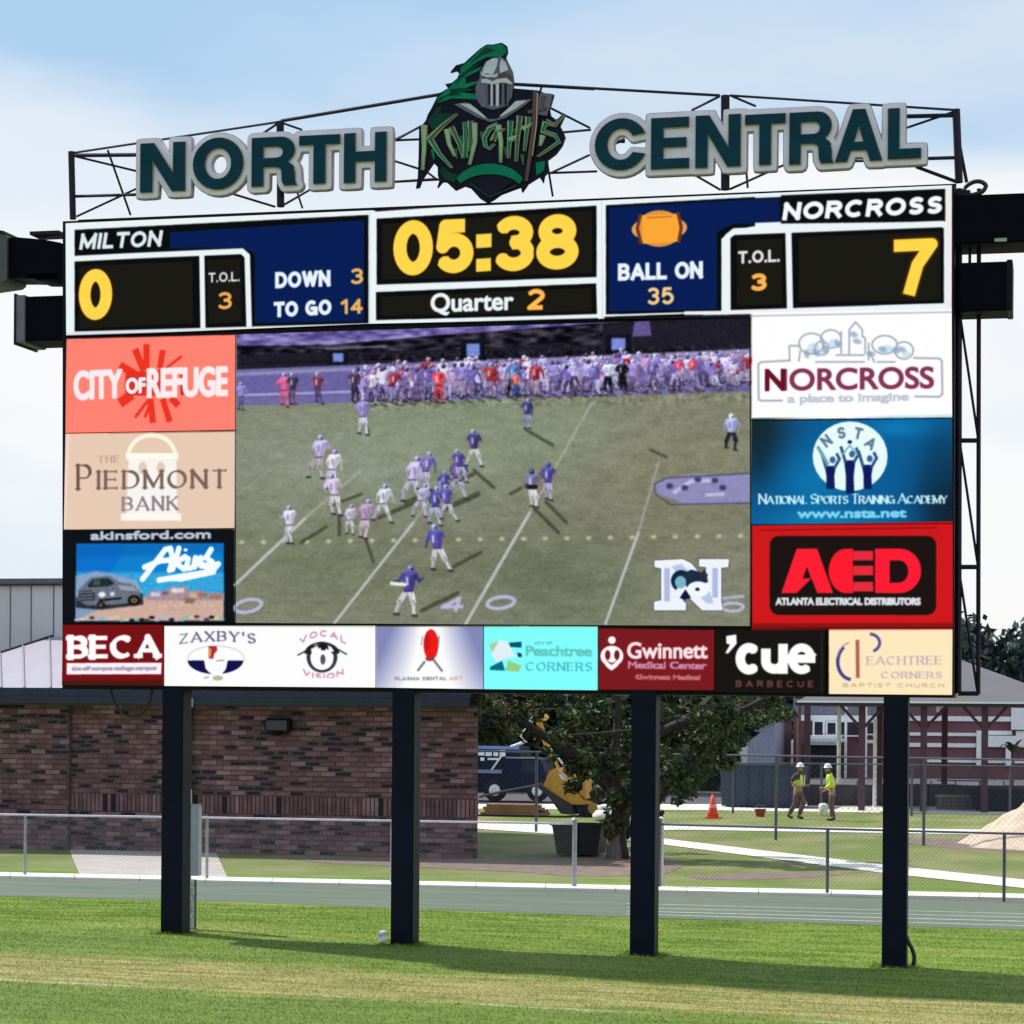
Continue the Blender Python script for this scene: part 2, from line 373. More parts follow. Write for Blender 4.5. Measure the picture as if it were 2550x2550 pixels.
def bfmesh(s):
    cu = bpy.data.curves.new('t', 'FONT'); cu.body = s; o = bpy.data.objects.new('t', cu); C.objects.link(o)
    dg = bpy.context.evaluated_depsgraph_get(); dg.update(); me = bpy.data.meshes.new_from_object(o.evaluated_get(dg))
    me.calc_loop_triangles(); V = np.array([v.co[:2] for v in me.vertices]); T = [tuple(t.vertices) for t in me.loop_triangles]
    cnt = {}
    for t in T:
        for i in range(3): e = tuple(sorted((t[i], t[(i+1) % 3]))); cnt[e] = cnt.get(e, 0) + 1
    Eb = [e for e, n in cnt.items() if n == 1]
    bpy.data.objects.remove(o); bpy.data.curves.remove(cu); bpy.data.meshes.remove(me); return V, T, Eb
def btext(f, s, x0, y0, x1, y1, h, fat, col, shear=0, a=1.0, blur=0, outline=None):
    if 'H' not in _bf: V, _, _ = bfmesh('H'); _bf['H'] = V[:, 1].max()
    V, T, Eb = bfmesh(s); V = V.copy(); V[:, 0] -= V[:, 0].min(); V[:, 0] /= V[:, 0].max(); V[:, 1] /= _bf['H']
    P = toc(f, [(x0 + (x1-x0)*u + shear*v*h, y0 + (y1-y0)*u - v*h) for u, v in V])
    for R, cl in ([(fat + outline[0], outline[1])] if outline else []) + [(fat, col)]:
        m = Mask(P, R * PXS + 4)
        for t in T: m.poly(P[list(t)]) if False else tri(m, P[t[0]], P[t[1]], P[t[2]])
        for e in Eb: m.seg(P[e[0]], P[e[1]], max(.35, R * PXS / 2), 2, 2)
        m.paint(cl, a, blur)
def tri(m, a, b, c):
    P = np.array([a, b, c]); x0, y0 = np.floor(P.min(0)).astype(int) - 1; x1, y1 = np.ceil(P.max(0)).astype(int) + 1
    x0, y0, x1, y1 = max(x0, m.x0), max(y0, m.y0), min(x1, m.x1), min(y1, m.y1)
    if x1 <= x0 or y1 <= y0: return
    X, Y = np.meshgrid(np.arange(x0, x1) + .5, np.arange(y0, y1) + .5); sgn = np.sign((b[0]-a[0])*(c[1]-a[1]) - (b[1]-a[1])*(c[0]-a[0])) or 1
    cov = np.ones(X.shape)
    for p, q in ((a, b), (b, c), (c, a)):
        L = math.hypot(q[0]-p[0], q[1]-p[1]) or 1e-6
        cov = np.minimum(cov, np.clip(sgn * ((q[0]-p[0])*(Y-p[1]) - (q[1]-p[1])*(X-p[0])) / L + 1.1, 0, 1))
    sub = m.m[y0-m.y0:y1-m.y0, x0-m.x0:x1-m.x0]; np.maximum(sub, cov, out=sub)
rs = np.random.RandomState(3)
def blotch(x0, y0, x1, y1, amp, size, f=N1, aspect=3):
    P = toc(f, [(x0, y0), (x1, y1)]); a, b = P.astype(int); h, w = b[1]-a[1], b[0]-a[0]
    n = rs.rand(h // size + 3, w // (size*aspect) + 3, 1).astype(np.float32) - .5
    yy = np.linspace(0, n.shape[0]-1.01, h); xx = np.linspace(0, n.shape[1]-1.01, w); yi, xi = yy.astype(int), xx.astype(int)
    fy, fx = (yy-yi)[:, None, None], (xx-xi)[None, :, None]
    v = (n[yi][:, xi]*(1-fy) + n[yi+1][:, xi]*fy)*(1-fx) + (n[yi][:, xi+1]*(1-fy) + n[yi+1][:, xi+1]*fy)*fx
    cv[a[1]:b[1], a[0]:b[0]] += v * amp * 2

# ---- score strip
WH = (235, 245, 248); BK = (22, 20, 14); NV = (0, 26, 84); K0 = (3, 3, 6); YL = (255, 215, 76); OR = (236, 178, 92)
poly(N1, [(160,548),(2376,452),(2376,786),(160,838)], K0)
poly(S1, [(330,152),(1890,68),(1890,672),(330,722)], WH)
poly(S2, [(0,98),(1800,-30),(1800,575),(0,640)], WH)
poly(S3, [(0,150),(1500,92),(1500,850),(0,880)], WH)
def win(f, pts, fill, inner=None):
    poly(f, pts, K0)
    if inner: poly(f, inner, fill)
win(S1, [(378,188),(1866,112),(1866,662),(378,704)], K0)
poly(S1, [(860,200),(1845,138),(1845,650),(1290,660),(1290,310),(1240,280),(860,282)], NV)
line(S1, [(350,335),(700,318),(1225,296),(1252,320),(1262,690)], 15, WH); line(S1, [(1022,310),(1028,690)], 14, WH); line(S1, [(340,712),(1900,668)], 9, (225,232,240))
poly(S1, [(400,372),(975,345),(978,660),(400,690)], BK); poly(S1, [(1050,340),(1218,332),(1225,655),(1055,664)], BK)
text(S1, 'MILTON', 398,290,815,272, 84, 10, (222,236,240), shear=.16)
text(S1, '0', 395,650,572,642, 262, 33, YL, outline=(5,(40,14,4)))
text(S1, 'T.O.L.', 1055,455,1215,448, 50, 5, (226,228,236)); text(S1, '3', 1100,592,1175,588, 88, 8.5, OR, outline=(2,(60,10,8)))
text(S1, 'DOWN', 1392,485,1675,474, 84, 10.5, WH); text(S1, 'TO GO', 1385,632,1680,618, 80, 10.5, WH)
text(S1, '3', 1772,465,1840,462, 82, 8.5, OR); text(S1, '14', 1725,615,1838,612, 78, 8.5, OR)
# clock
win(S2, [(112,125),(1170,62),(1170,405),(112,442)], BK, [(135,150),(1150,84),(1150,385),(135,420)])
win(S2, [(105,478),(1168,436),(1172,585),(108,612)], BK, [(130,500),(1148,456),(1148,570),(130,594)])
line(S2, [(92,100),(96,630)], 15, WH); line(S2, [(1185,60),(1192,600)], 16, WH); line(S2, [(90,458),(1190,420)], 11, WH); line(S2, [(95,625),(1192,592)], 10, WH)
DK = (26,14,4)
text(S2, '0', 190,402,385,395, 268, 35, YL, outline=(6,DK)); text(S2, '5', 392,392,580,384, 262, 35, YL, outline=(6,DK))
poly(S2, [(590,200),(665,195),(665,262),(590,267)], YL); poly(S2, [(590,318),(662,313),(662,376),(590,381)], YL)
text(S2, '3', 672,382,872,374, 268, 35, YL, outline=(6,DK)); text(S2, '8', 878,374,1085,366, 268, 35, YL, outline=(6,DK))
btext(S2, 'Quarter', 375,572,768,560, 84, 4.5, WH); text(S2, '2', 835,565,922,562, 102, 12, (255,190,80), outline=(2,(60,10,8)))
# ball-on and guests
poly(S3, [(0,190),(470,170),(470,320),(160,330),(112,380),(112,850),(-80,860),(-80,200)], K0); poly(S3, [(-80,205),(462,180),(462,315),(170,325),(90,380),(90,840),(-80,850)], NV)
poly(S2, [(1215,60),(1932,20),(1932,160),(1820,180),(1760,230),(1770,570),(1215,585)], K0); poly(S2, [(1228,72),(1932,30),(1932,150),(1830,150),(1750,190),(1750,560),(1228,572)], NV)
ell(S2, 1472,172,134,62,(222,162,96),-3); ell(S2, 1472,172,112,88,(226,146,60),-2); poly(S2, [(1388,108),(1560,100),(1572,235),(1392,246)], (250,168,52))
line(S2, [(1380,110),(1366,170),(1382,238)], 8, (110,50,30)); line(S2, [(1562,100),(1578,165),(1566,232)], 8, (110,50,30)); line(S2, [(1415,120),(1530,114)], 4, (200,120,40))
text(S2, 'BALL ON', 1272,424,1682,412, 84, 10.5, WH); text(S2, '35', 1412,540,1542,536, 84, 8.5, (244,204,130))
win(S3, [(470,160),(1458,122),(1458,318),(470,330)], K0)
text(S3, 'NORCROSS', 476,312,1436,270, 108, 12, (246,250,255), shear=.15)
win(S3, [(165,400),(1450,352),(1450,808),(165,850)], BK); poly(S3, [(205,430),(480,418),(480,815),(205,825)], BK); poly(S3, [(575,410),(1430,378),(1430,790),(575,806)], BK)
line(S3, [(150,860),(148,410),(190,376),(1440,332),(1475,350)], 15, WH); line(S3, [(515,375),(525,850)], 15, WH); line(S3, [(1478,100),(1478,840)], 14, (240,236,238)); line(S3, [(-100,868),(1500,846)], 9, (240,242,246))
text(S3, 'T.O.L.', 212,572,464,560, 76, 7, (228,230,238)); text(S3, '3', 285,738,385,732, 106, 11, (246,184,84), outline=(2,(60,10,8)))
text(S3, '7', 1150,764,1412,752, 336, 30, (255,216,72), outline=(6,(50,26,4)))
# ---- left advertisements
CORAL = (255,130,114)
poly(FA, [(95,125),(1690,85),(1672,975),(70,1005)], CORAL)
for (x0,y0,x1,y1,w) in [(835,395,835,175,17),(810,420,730,220,18),(960,395,985,230,16),(1010,400,1160,285,7),(745,460,590,370,20),(700,640,590,720,26),(860,680,730,850,8),(880,690,820,850,8),(870,680,895,900,17),(985,680,1050,890,16),(1060,670,1130,740,18)]:
    line(FA, [(x0,y0),(x1,y1)], w, (236,50,30), cap=0)
poly(FA, [(640,430),(870,425),(1010,395),(1010,660),(640,645)], (232,46,30)); poly(FA, [(1150,455),(1200,450),(1200,640),(1150,645)], (200,30,20))
btext(FA, 'CITY', 172,680,600,660, 245, 8, (250,236,240)); btext(FA, 'OF', 650,625,820,618, 130, 6, (250,236,240), outline=(4,(160,16,16))); btext(FA, 'REFUGE', 850,660,1575,640, 250, 8, (250,238,240))
poly(FA, [(70,1005),(1672,980),(1650,1890),(60,1905)], (231,203,180)); line(FA, [(110,1010),(75,1880)], 7, (248,214,196))
WA = (248,244,240)
line(FA, ellp(885,1205,215,190,0,-175,-5), 11, (255,246,226)); poly(FA, [(645,1180),(1128,1180),(1128,1240),(645,1240)], (255,250,240))
poly(FA, [(670,1240),(1110,1240),(1120,1740),(650,1740)], WA); ell(FA, 800,1320,38,60,(226,204,186)); ell(FA, 968,1320,38,60,(226,204,186))
poly(FA, [(600,1740),(1155,1740),(1155,1805),(600,1805)], (255,248,238))
text(FA, 'THE', 385,1275,585,1268, 70, 3.5, (176,152,140), serif=True)
text(FA, 'P', 185,1528,330,1528, 250, 9, (112,82,72), serif=True); text(FA, 'IEDMONT', 375,1522,1585,1510, 185, 9, (122,98,92), serif=True)
text(FA, 'BANK', 605,1722,1130,1712, 140, 7, (140,128,136), serif=True)
# car dealer advertisement
poly(FB, [(60,112),(1708,100),(1712,1015),(45,1030)], (8,10,18)); poly(FB, [(195,245),(1612,240),(1612,905),(185,985)], (8,128,206)); poly(FB, [(195,245),(700,243),(520,520),(195,560)], (6,112,205))
poly(FB, [(195,520),(1612,520),(1612,800),(195,800)], (66,176,226), a=.75, blur=8)
poly(FB, [(185,560),(380,505),(600,545),(760,590),(830,700),(820,990),(185,985)], (150,162,190), a=.85, blur=2)
poly(FB, [(800,760),(1612,740),(1612,985),(185,985),(400,880)], (206,172,158), blur=2)
poly(FB, [(860,770),(900,700),(1080,690),(1090,660),(1260,655),(1270,700),(1400,690),(1420,720),(1612,715),(1612,790),(860,790)], (170,140,150), blur=2)
for (x0,y0,w_,h_,c) in [(910,712,90,40,(206,206,232)),(1020,705,60,30,(120,90,110)),(1110,675,120,40,(226,214,226)),(1290,715,60,50,(214,180,130)),(1370,720,80,36,(150,110,90)),(1480,735,110,40,(160,118,104)),(1240,770,90,50,(130,104,84))]: poly(FB, [(x0,y0),(x0+w_,y0),(x0+w_,y0+h_),(x0,y0+h_)], c, blur=2)
poly(FB, [(190,760),(830,720),(840,830),(430,880),(190,860)], (38,42,50), blur=2)
poly(FB, [(205,790),(215,690),(260,640),(330,570),(520,555),(600,610),(740,640),(800,700),(815,790),(600,830),(300,840)], (104,112,128), blur=1)
poly(FB, [(300,640),(350,590),(500,575),(560,630),(500,655),(310,665)], (28,40,52), blur=1); poly(FB, [(360,600),(420,590),(430,640),(350,645)], (70,96,88), a=.8, blur=1)
poly(FB, [(590,640),(740,655),(790,700),(620,690)], (150,156,172), blur=1); poly(FB, [(215,700),(330,690),(380,720),(370,790),(220,800)], (54,60,70), blur=1)
for yy in (715, 745, 775): line(FB, [(225,yy),(350,yy-6)], 2.2, (130,138,150), a=.8)
ell(FB, 440, 735, 34, 26, (236,240,246), blur=1); ell(FB, 540, 728, 24, 22, (206,210,220), blur=1); line(FB, [(420,790),(620,770)], 5, (18,20,24))
for (x,y,r) in [(750,790,62),(430,835,40)]: ell(FB, x, y, r, r*.85, (16,16,18), blur=1); ell(FB, x, y, r*.5, r*.42, (130,112,76), blur=1); ell(FB, x, y, r*.2, r*.16, (40,36,30))
poly(FB, [(195,245),(1612,240),(1612,330),(195,380)], (4,96,180), a=.6, blur=10); blotch(190, 1430, 556, 1522, .05, 3, aspect=1)
for i in range(30): x = 200 + i * 48; ell(FB, x, 945 + rs.rand()*36, 28, 15, [(170,190,214),(196,170,206),(70,64,74),(206,206,150),(20,22,34),(120,190,190)][rs.randint(6)], blur=1)
btext(FB, 'akinsford.com', 335,205,1482,190, 74, 4.0, (186,196,214))
SC = [[(830,585),(920,470),(1050,300),(1100,290),(1120,400),(1090,500)],[(850,470),(1000,410),(1120,400)],[(1180,290),(1150,400),(1120,490)],[(1240,370),(1150,430),(1230,490)],[(1270,390),(1250,480),(1290,480)],[(1320,470),(1340,380),(1330,470),(1390,380),(1395,460),(1430,450)],[(1490,300),(1440,380),(1500,420),(1440,470)],[(1440,470),(1560,440),(1500,510),(1200,560),(990,595)]]
for p in SC: line(FB, p, 15, (246,252,255), cap=2)
ell(FB, 1245,305,20,16,(246,252,255)); poly(FB, [(990,600),(1250,550),(1520,500),(1570,420),(1530,540),(1200,610)], (246,252,255))
poly(FB, [(45,1022),(1040,1018),(1040,1625),(40,1640)], (118,10,16)); poly(FB, [(50,1560),(1040,1560),(1040,1640),(40,1650)], (74,20,14), blur=5)
text(FB, 'BECA', 100,1368,1010,1358, 250, 19, (255,255,255), serif=True, gap=.30, slab=True)
poly(FB, [(100,1392),(1015,1388),(1010,1500),(100,1502)], (250,244,250)); btext(FB, 'the off campus college campus', 150,1462,960,1456, 34, 1.2, (168,152,180))
# ---- bottom row
poly(FI, [(98,60),(1925,60),(1925,600),(96,600)], (254,253,254))
text(FI, "ZAXBY'S", 225,225,890,222, 95, 5.5, (96,104,138), serif=True, curve=26)
line(FI, ellp(545,345,243,112,0,175,365), 2, (196,186,200)); poly(FI, ellp(540,355,240,120,0,2,178), (8,12,70)); poly(FI, [(440,350),(650,350),(625,440),(590,480),(500,470),(455,430)], (254,254,254)); ell(FI, 545,400,92,80,(254,254,254))
poly(FI, [(482,235),(550,235),(556,270),(530,300),(520,345),(482,340)], (180,40,36)); poly(FI, [(478,250),(505,260),(500,330),(478,320)], (206,160,110)); ell(FI, 560,510,45,22,(188,184,150)); line(FI, [(445,508),(480,500)], 4, (176,176,196)); line(FI, [(550,362),(610,356)], 3, (150,150,160))
line(FI, ellp(1455,330,116,116,0,0,360), 10, (52,50,58)); poly(FI, ellp(1455,300,150,100,0,180,360), (28,28,30)); ell(FI, 1455,345,98,96,(254,254,254)); poly(FI, [(1440,210),(1490,210),(1486,270),(1448,270)], (20,20,22)); ell(FI, 1463,350,22,44,(84,84,90))
poly(FI, [(1395,220),(1420,215),(1425,300),(1370,320),(1360,260)], (254,254,254)); poly(FI, [(1500,215),(1525,225),(1560,280),(1520,290)], (254,254,254)); line(FI, [(1250,312),(1350,258),(1460,205),(1570,250),(1665,305)], 3.5, (40,40,44))
text(FI, 'VOCAL', 1262,228,1660,222, 56, 3.6, (206,132,162), curve=70, gap=.5); text(FI, 'VISION', 1290,478,1640,478, 52, 3.6, (206,132,162), curve=-46, gap=.4)
def gradv(c0, c1, c2):
    def fn(s):
        h, w = s.m.shape; X = np.linspace(-1, 1, w)[None, :, None]; Y = np.linspace(0, 1, h)[:, None, None]
        t = np.clip(1.25 - np.abs(X) * (1.9 - Y * .8) + Y * .25, 0, 1); return (np.array(c0) * (1 - t) + np.array(c1) * t).astype(np.float32) / 255
    return fn
poly(FJ, [(58,62),(945,62),(945,592),(58,592)], gradv((130,136,184), (255,255,255), 0))
line(FJ, [(455,360),(405,425)], 6, (120,122,134)); line(FJ, [(535,345),(600,430)], 6, (120,122,134)); ell(FJ, 510,215,62,128,(240,20,16)); ell(FJ, 480,190,20,80,(190,24,28)); ell(FJ, 500,330,36,22,(170,50,44)); line(FJ, [(440,150),(430,215)], 4, (176,176,190)); line(FJ, [(575,150),(570,230)], 4, (140,120,130))
text(FJ, 'PLASMA DENTAL', 210,512,640,510, 30, 2.4, (130,130,140)); text(FJ, 'ART', 660,512,775,510, 34, 3, (222,176,156))
poly(FJ, [(945,62),(1896,62),(1896,600),(945,594)], (128,255,252)); poly(FJ, [(1240,62),(1282,28),(1330,62)], (236,255,252))
for P_, c in [([(995,210),(1090,180),(1085,240),(1010,270)],(170,206,160)),([(1150,200),(1262,190),(1262,240),(1170,235)],(10,80,110)),([(1000,400),(1100,350),(1125,430),(1000,425)],(10,104,130)),([(1150,345),(1262,390),(1240,440),(1130,430)],(150,206,130)),([(1080,170),(1150,190),(1200,300),(1255,310),(1130,330),(1060,360),(1010,300)],(224,240,246)),([(1225,280),(1262,290),(1262,318),(1235,318)],(10,40,80))]:
    poly(FJ, P_, c)
text(FJ, 'CITY OF', 1370,218,1515,214, 26, 2, (90,176,190)); btext(FJ, 'Peachtree', 1300,305,1840,308, 78, 2.2, (96,196,190)); text(FJ, 'CORNERS', 1296,434,1850,436, 76, 4, (70,176,196), serif=True)
poly(FK, [(22,50),(630,58),(628,375),(22,372)], (122,22,28)); ell(FK, 92,195,60,54,(255,255,255)); poly(FK, [(35,205),(150,205),(120,250),(90,272),(62,250)], (255,255,255)); ell(FK, 70,190,14,26,(122,22,28)); ell(FK, 118,190,14,26,(122,22,28)); poly(FK, [(58,215),(90,242),(124,215),(92,232)], (122,22,28)); ell(FK, 92,112,20,20,(255,255,255))
btext(FK, 'Gwinnett', 175,206,590,205, 80, 3.4, (250,232,236)); btext(FK, 'Medical Center', 178,258,585,262, 34, 1.6, (206,140,176)); btext(FK, 'Gwinnett Medical', 218,315,552,318, 22, 1.2, (200,120,130))
poly(FK, [(632,56),(1206,60),(1206,400),(630,392)], (20,16,12)); line(FK, [(1190,80),(1190,380)], 3, (44,38,34))
text(FK, 'c', 738,292,872,292, 225, 24, (255,255,255)); text(FK, 'u', 872,288,1012,288, 212, 24, (255,255,255)); text(FK, 'e', 1012,290,1156,290, 222, 21, (255,255,255)); poly(FK, [(690,90),(742,82),(745,130),(700,182),(684,180),(710,135),(690,130)], (255,255,255)); poly(FK, [(1120,150),(1165,190),(1120,215)], (255,255,255))
text(FK, 'BARBECUE', 740,356,1145,358, 34, 3, (132,72,84), gap=.7)
poly(FK, [(1226,52),(1876,52),(1876,400),(1226,398)], (255,232,190))
line(FK, [(1376,120),(1378,300)], 9, (170,100,90)); line(FK, ellp(1440,126,52,46,0,-80,60), 7, (76,76,150)); line(FK, ellp(1345,225,72,92,0,100,230), 8, (58,58,140)); line(FK, ellp(1360,215,90,95,0,190,250), 3, (140,140,180))
text(FK, 'EACHTREE', 1425,242,1818,240, 46, 3.0, (170,152,190), serif=True); text(FK, 'CORNERS', 1500,312,1818,312, 36, 2.8, (176,158,194), serif=True); text(FK, 'BAPTIST CHURCH', 1300,358,1830,360, 22, 1.8, (186,160,140), gap=.4)
# ---- right advertisements
poly(FG, [(55,30),(1850,0),(1850,945),(60,965)], (255,254,255)); line(FG, [(0,60),(1850,24)], 4, (190,188,200))
LG = (170,176,190); BG2 = (130,160,190)
line(FG, [(395,448),(160,462),(135,480),(138,790),(170,800),(340,798)], 5, LG); line(FG, [(1500,425),(1720,430),(1740,450),(1745,740),(1720,765),(1510,762)], 5, LG)
for (x,y,r1,r2) in [(600,300,110,90),(770,260,90,80),(1240,310,110,80),(1410,360,80,75),(690,340,60,60)]: line(FG, ellp(x,y,r1,r2), 4.5, LG); ell(FG, x+20, y+40, r1*.5, r2*.5, (176,206,226), a=.6, blur=2)
for p in [[(410,450),(405,320),(500,318)],[(490,450),(500,370)],[(930,400),(930,180),(985,110),(1045,180),(1045,240),(1070,250),(1070,380)],[(820,400),(1060,400)],[(640,460),(1060,460)],[(860,200),(860,380)],[(1100,300),(1100,440)],[(1180,460),(1330,460)],[(1100,360),(1150,460)]]: line(FG, p, 4.5, LG)
for (x,y) in [(560,390),(640,380),(720,350),(830,300),(1000,280),(1120,390),(1220,350),(1340,360),(1390,350),(970,220)]: ell(FG, x, y, 40, 24, BG2, rot=rs.rand()*90, a=.7, blur=2)
btext(FG, 'NORCROSS', 200,708,1665,685, 178, 3.6, (130,52,82)); btext(FG, 'N', 200,708,362,705, 178, 4.4, (100,10,36)); btext(FG, 'a place to imagine', 395,815,1445,795, 66, 2.2, (190,198,212))
clip(1870, 1042, 2374, 1306); poly(FG, [(78,975),(1845,948),(1845,1885),(70,1885)], (4,92,150))
for (x,y,rx,ry,c,al) in [(100,1060,330,330,(22,26,22),.85),(1800,1700,300,480,(12,22,32),.9),(120,1300,160,300,(10,40,60),.7),(1350,1030,330,90,(10,130,196),.7),(620,1500,260,300,(10,130,186),.6),(1750,1350,160,300,(4,60,96),.7),(700,1830,500,80,(20,150,196),.5)]: glow(FG, x, y, rx, ry, c, al)
clip()
ell(FG, 938,1285,328,305,(232,252,250))
for (ch,x,y,rot) in [('N',730,1150,-38),('S',862,1080,-12),('T',1010,1085,12),('A',1120,1170,36)]:
    c_, s_ = math.cos(rad(rot)), math.sin(rad(rot)); gw = GL[ch][0]
    for st in GL[ch][1]: line(FG, [(x + (p[0]-gw/2)*80*c_ + (p[1]-.5)*80*s_, y + (p[0]-gw/2)*80*s_ - (p[1]-.5)*80*c_) for p in st], 6, (90,120,150), cap=1)
FGc = (8,24,92)
for (x,top,h2) in [(765,1320,250),(935,1270,340),(1090,1310,260)]:
    poly(FG, [(x-50,top+50),(x+50,top+50),(x+34,top+h2*.55),(x+40,top+h2),(x-34,top+h2),(x-34,top+h2*.55)], FGc); ell(FG, x+20, top-4, 26, 30, (60,100,150)); line(FG, [(x-40,top+60),(x-75,top-60)], 7, (40,80,130)); line(FG, [(x+40,top+60),(x+80,top-10),(x+60,top-50)], 7, (40,80,130))
ell(FG, 935,1160,20,16,FGc); line(FG, [(870,1270),(935,1190),(1000,1270)], 4, (120,170,190)); line(FG, [(660,1210),(740,1350)], 8, (110,160,180))
text(FG, 'NATIONAL SPORTS TRAINING ACADEMY', 135,1705,1790,1700, 76, 4.6, (206,240,246), serif=True, big=1.3, gap=.16); btext(FG, 'www.nsta.net', 480,1822,1425,1815, 72, 3.4, (130,212,240))
poly(FH, [(78,98),(1848,62),(1848,998),(78,1004)], (206,20,24)); line(FH, [(150,140),(1700,118)], 4, (150,14,18)); poly(FH, [(78,955),(1848,950),(1848,1004),(78,1010)], (140,12,16), blur=3)
def rrect(x0,y0,x1,y1,r): return A_(x1-r,y0+r,r,r,-90,0,6)+A_(x1-r,y1-r,r,r,0,90,6)+A_(x0+r,y1-r,r,r,90,180,6)+A_(x0+r,y0+r,r,r,180,270,6)
poly(FH, rrect(235,190,1690,880,80), (24,14,12)); RD = (252,28,48)
poly(FH, [(335,690),(470,300),(650,300),(790,690),(650,690),(600,560),(470,690)], RD); poly(FH, [(560,460),(595,560),(525,560)], (24,14,12))
poly(FH, ellp(905,495,155,195,0,90,270)+[(965,300),(965,690)], (255,24,44)); poly(FH, [(965,320),(1140,320),(1140,690),(965,690)], (24,14,12))
for y in (320, 450, 590): poly(FH, [(965,y),(1140,y),(1140,y+85),(965,y+85)], (232,40,60))
poly(FH, [(1155,300),(1370,300)]+ellp(1370,495,190,195,0,-90,90)+[(1155,690)], (255,24,50)); poly(FH, [(1285,405),(1370,405)]+ellp(1370,500,75,95,0,-90,90)+[(1285,600)], (30,10,14))
btext(FH, 'ATLANTA ELECTRICAL DISTRIBUTORS', 290,790,1550,790, 56, 3.6, (222,226,232))
# ---- football game picture
clip(587, 790, 1869, 1562)
poly(N1, [(585,826),(1872,782),(1872,1562),(585,1552)], (130,132,110))
for (x,y,rx,ry,c,al) in [(900,1150,420,160,(142,154,132),.7),(1250,1080,300,90,(134,150,118),.6),(1300,1400,500,160,(112,114,90),.6),(800,1400,260,140,(112,118,90),.6),(1700,1200,240,200,(128,124,96),.6),(1400,1450,200,100,(98,112,84),.5)]: glow(N1, x, y, rx, ry, c, al)
blotch(590, 1000, 1866, 1550, .03, 9); blotch(590, 1000, 1866, 1550, .022, 3, aspect=4)
poly(N1, [(590,1010),(590,880),(1868,850),(1868,975)], (112,104,160)); poly(N1, [(590,990),(900,985),(900,915),(590,925)], (104,98,158)); line(N1, [(595,984),(880,975)], 6, (170,164,206))
poly(N1, [(590,920),(590,826),(1868,782),(1868,874),(1200,895)], (26,22,34))
poly(N1, [(590,862),(590,828),(1450,796),(1600,796),(1400,812),(1100,834),(820,858)], (116,104,168)); blotch(590, 820, 1500, 860, .22, 5)
line(N1, [(600,905),(1300,884),(1860,868)], 4, (12,10,18)); line(N1, [(810,868),(960,862)], 4, (112,104,126)); poly(N1, [(585,928),(1868,868),(1868,878),(585,936)], (150,144,184), blur=2)
for (x,y,w,h) in [(842,890,24,18),(1178,871,30,26),(1540,856,32,24)]: poly(N1, [(x-w,y-h),(x+w,y-h),(x+w,y+h),(x-w,y+h)], (10,8,20)); poly(N1, [(x-w*.55,y-h*.6),(x+w*.55,y-h*.6),(x+w*.55,y+h*.6),(x-w*.55,y+h*.6)], (120,140,216), blur=1)
poly(N1, [(1580,800),(1618,798),(1622,836),(1574,838)], (96,84,140), blur=1)
def shadow(x, y, dx, dy, w): line(N1, [(x, y), (x + dx, y + dy)], w, (58,58,40), a=.75, cap=2, blur=1)
rp = random.Random(31)
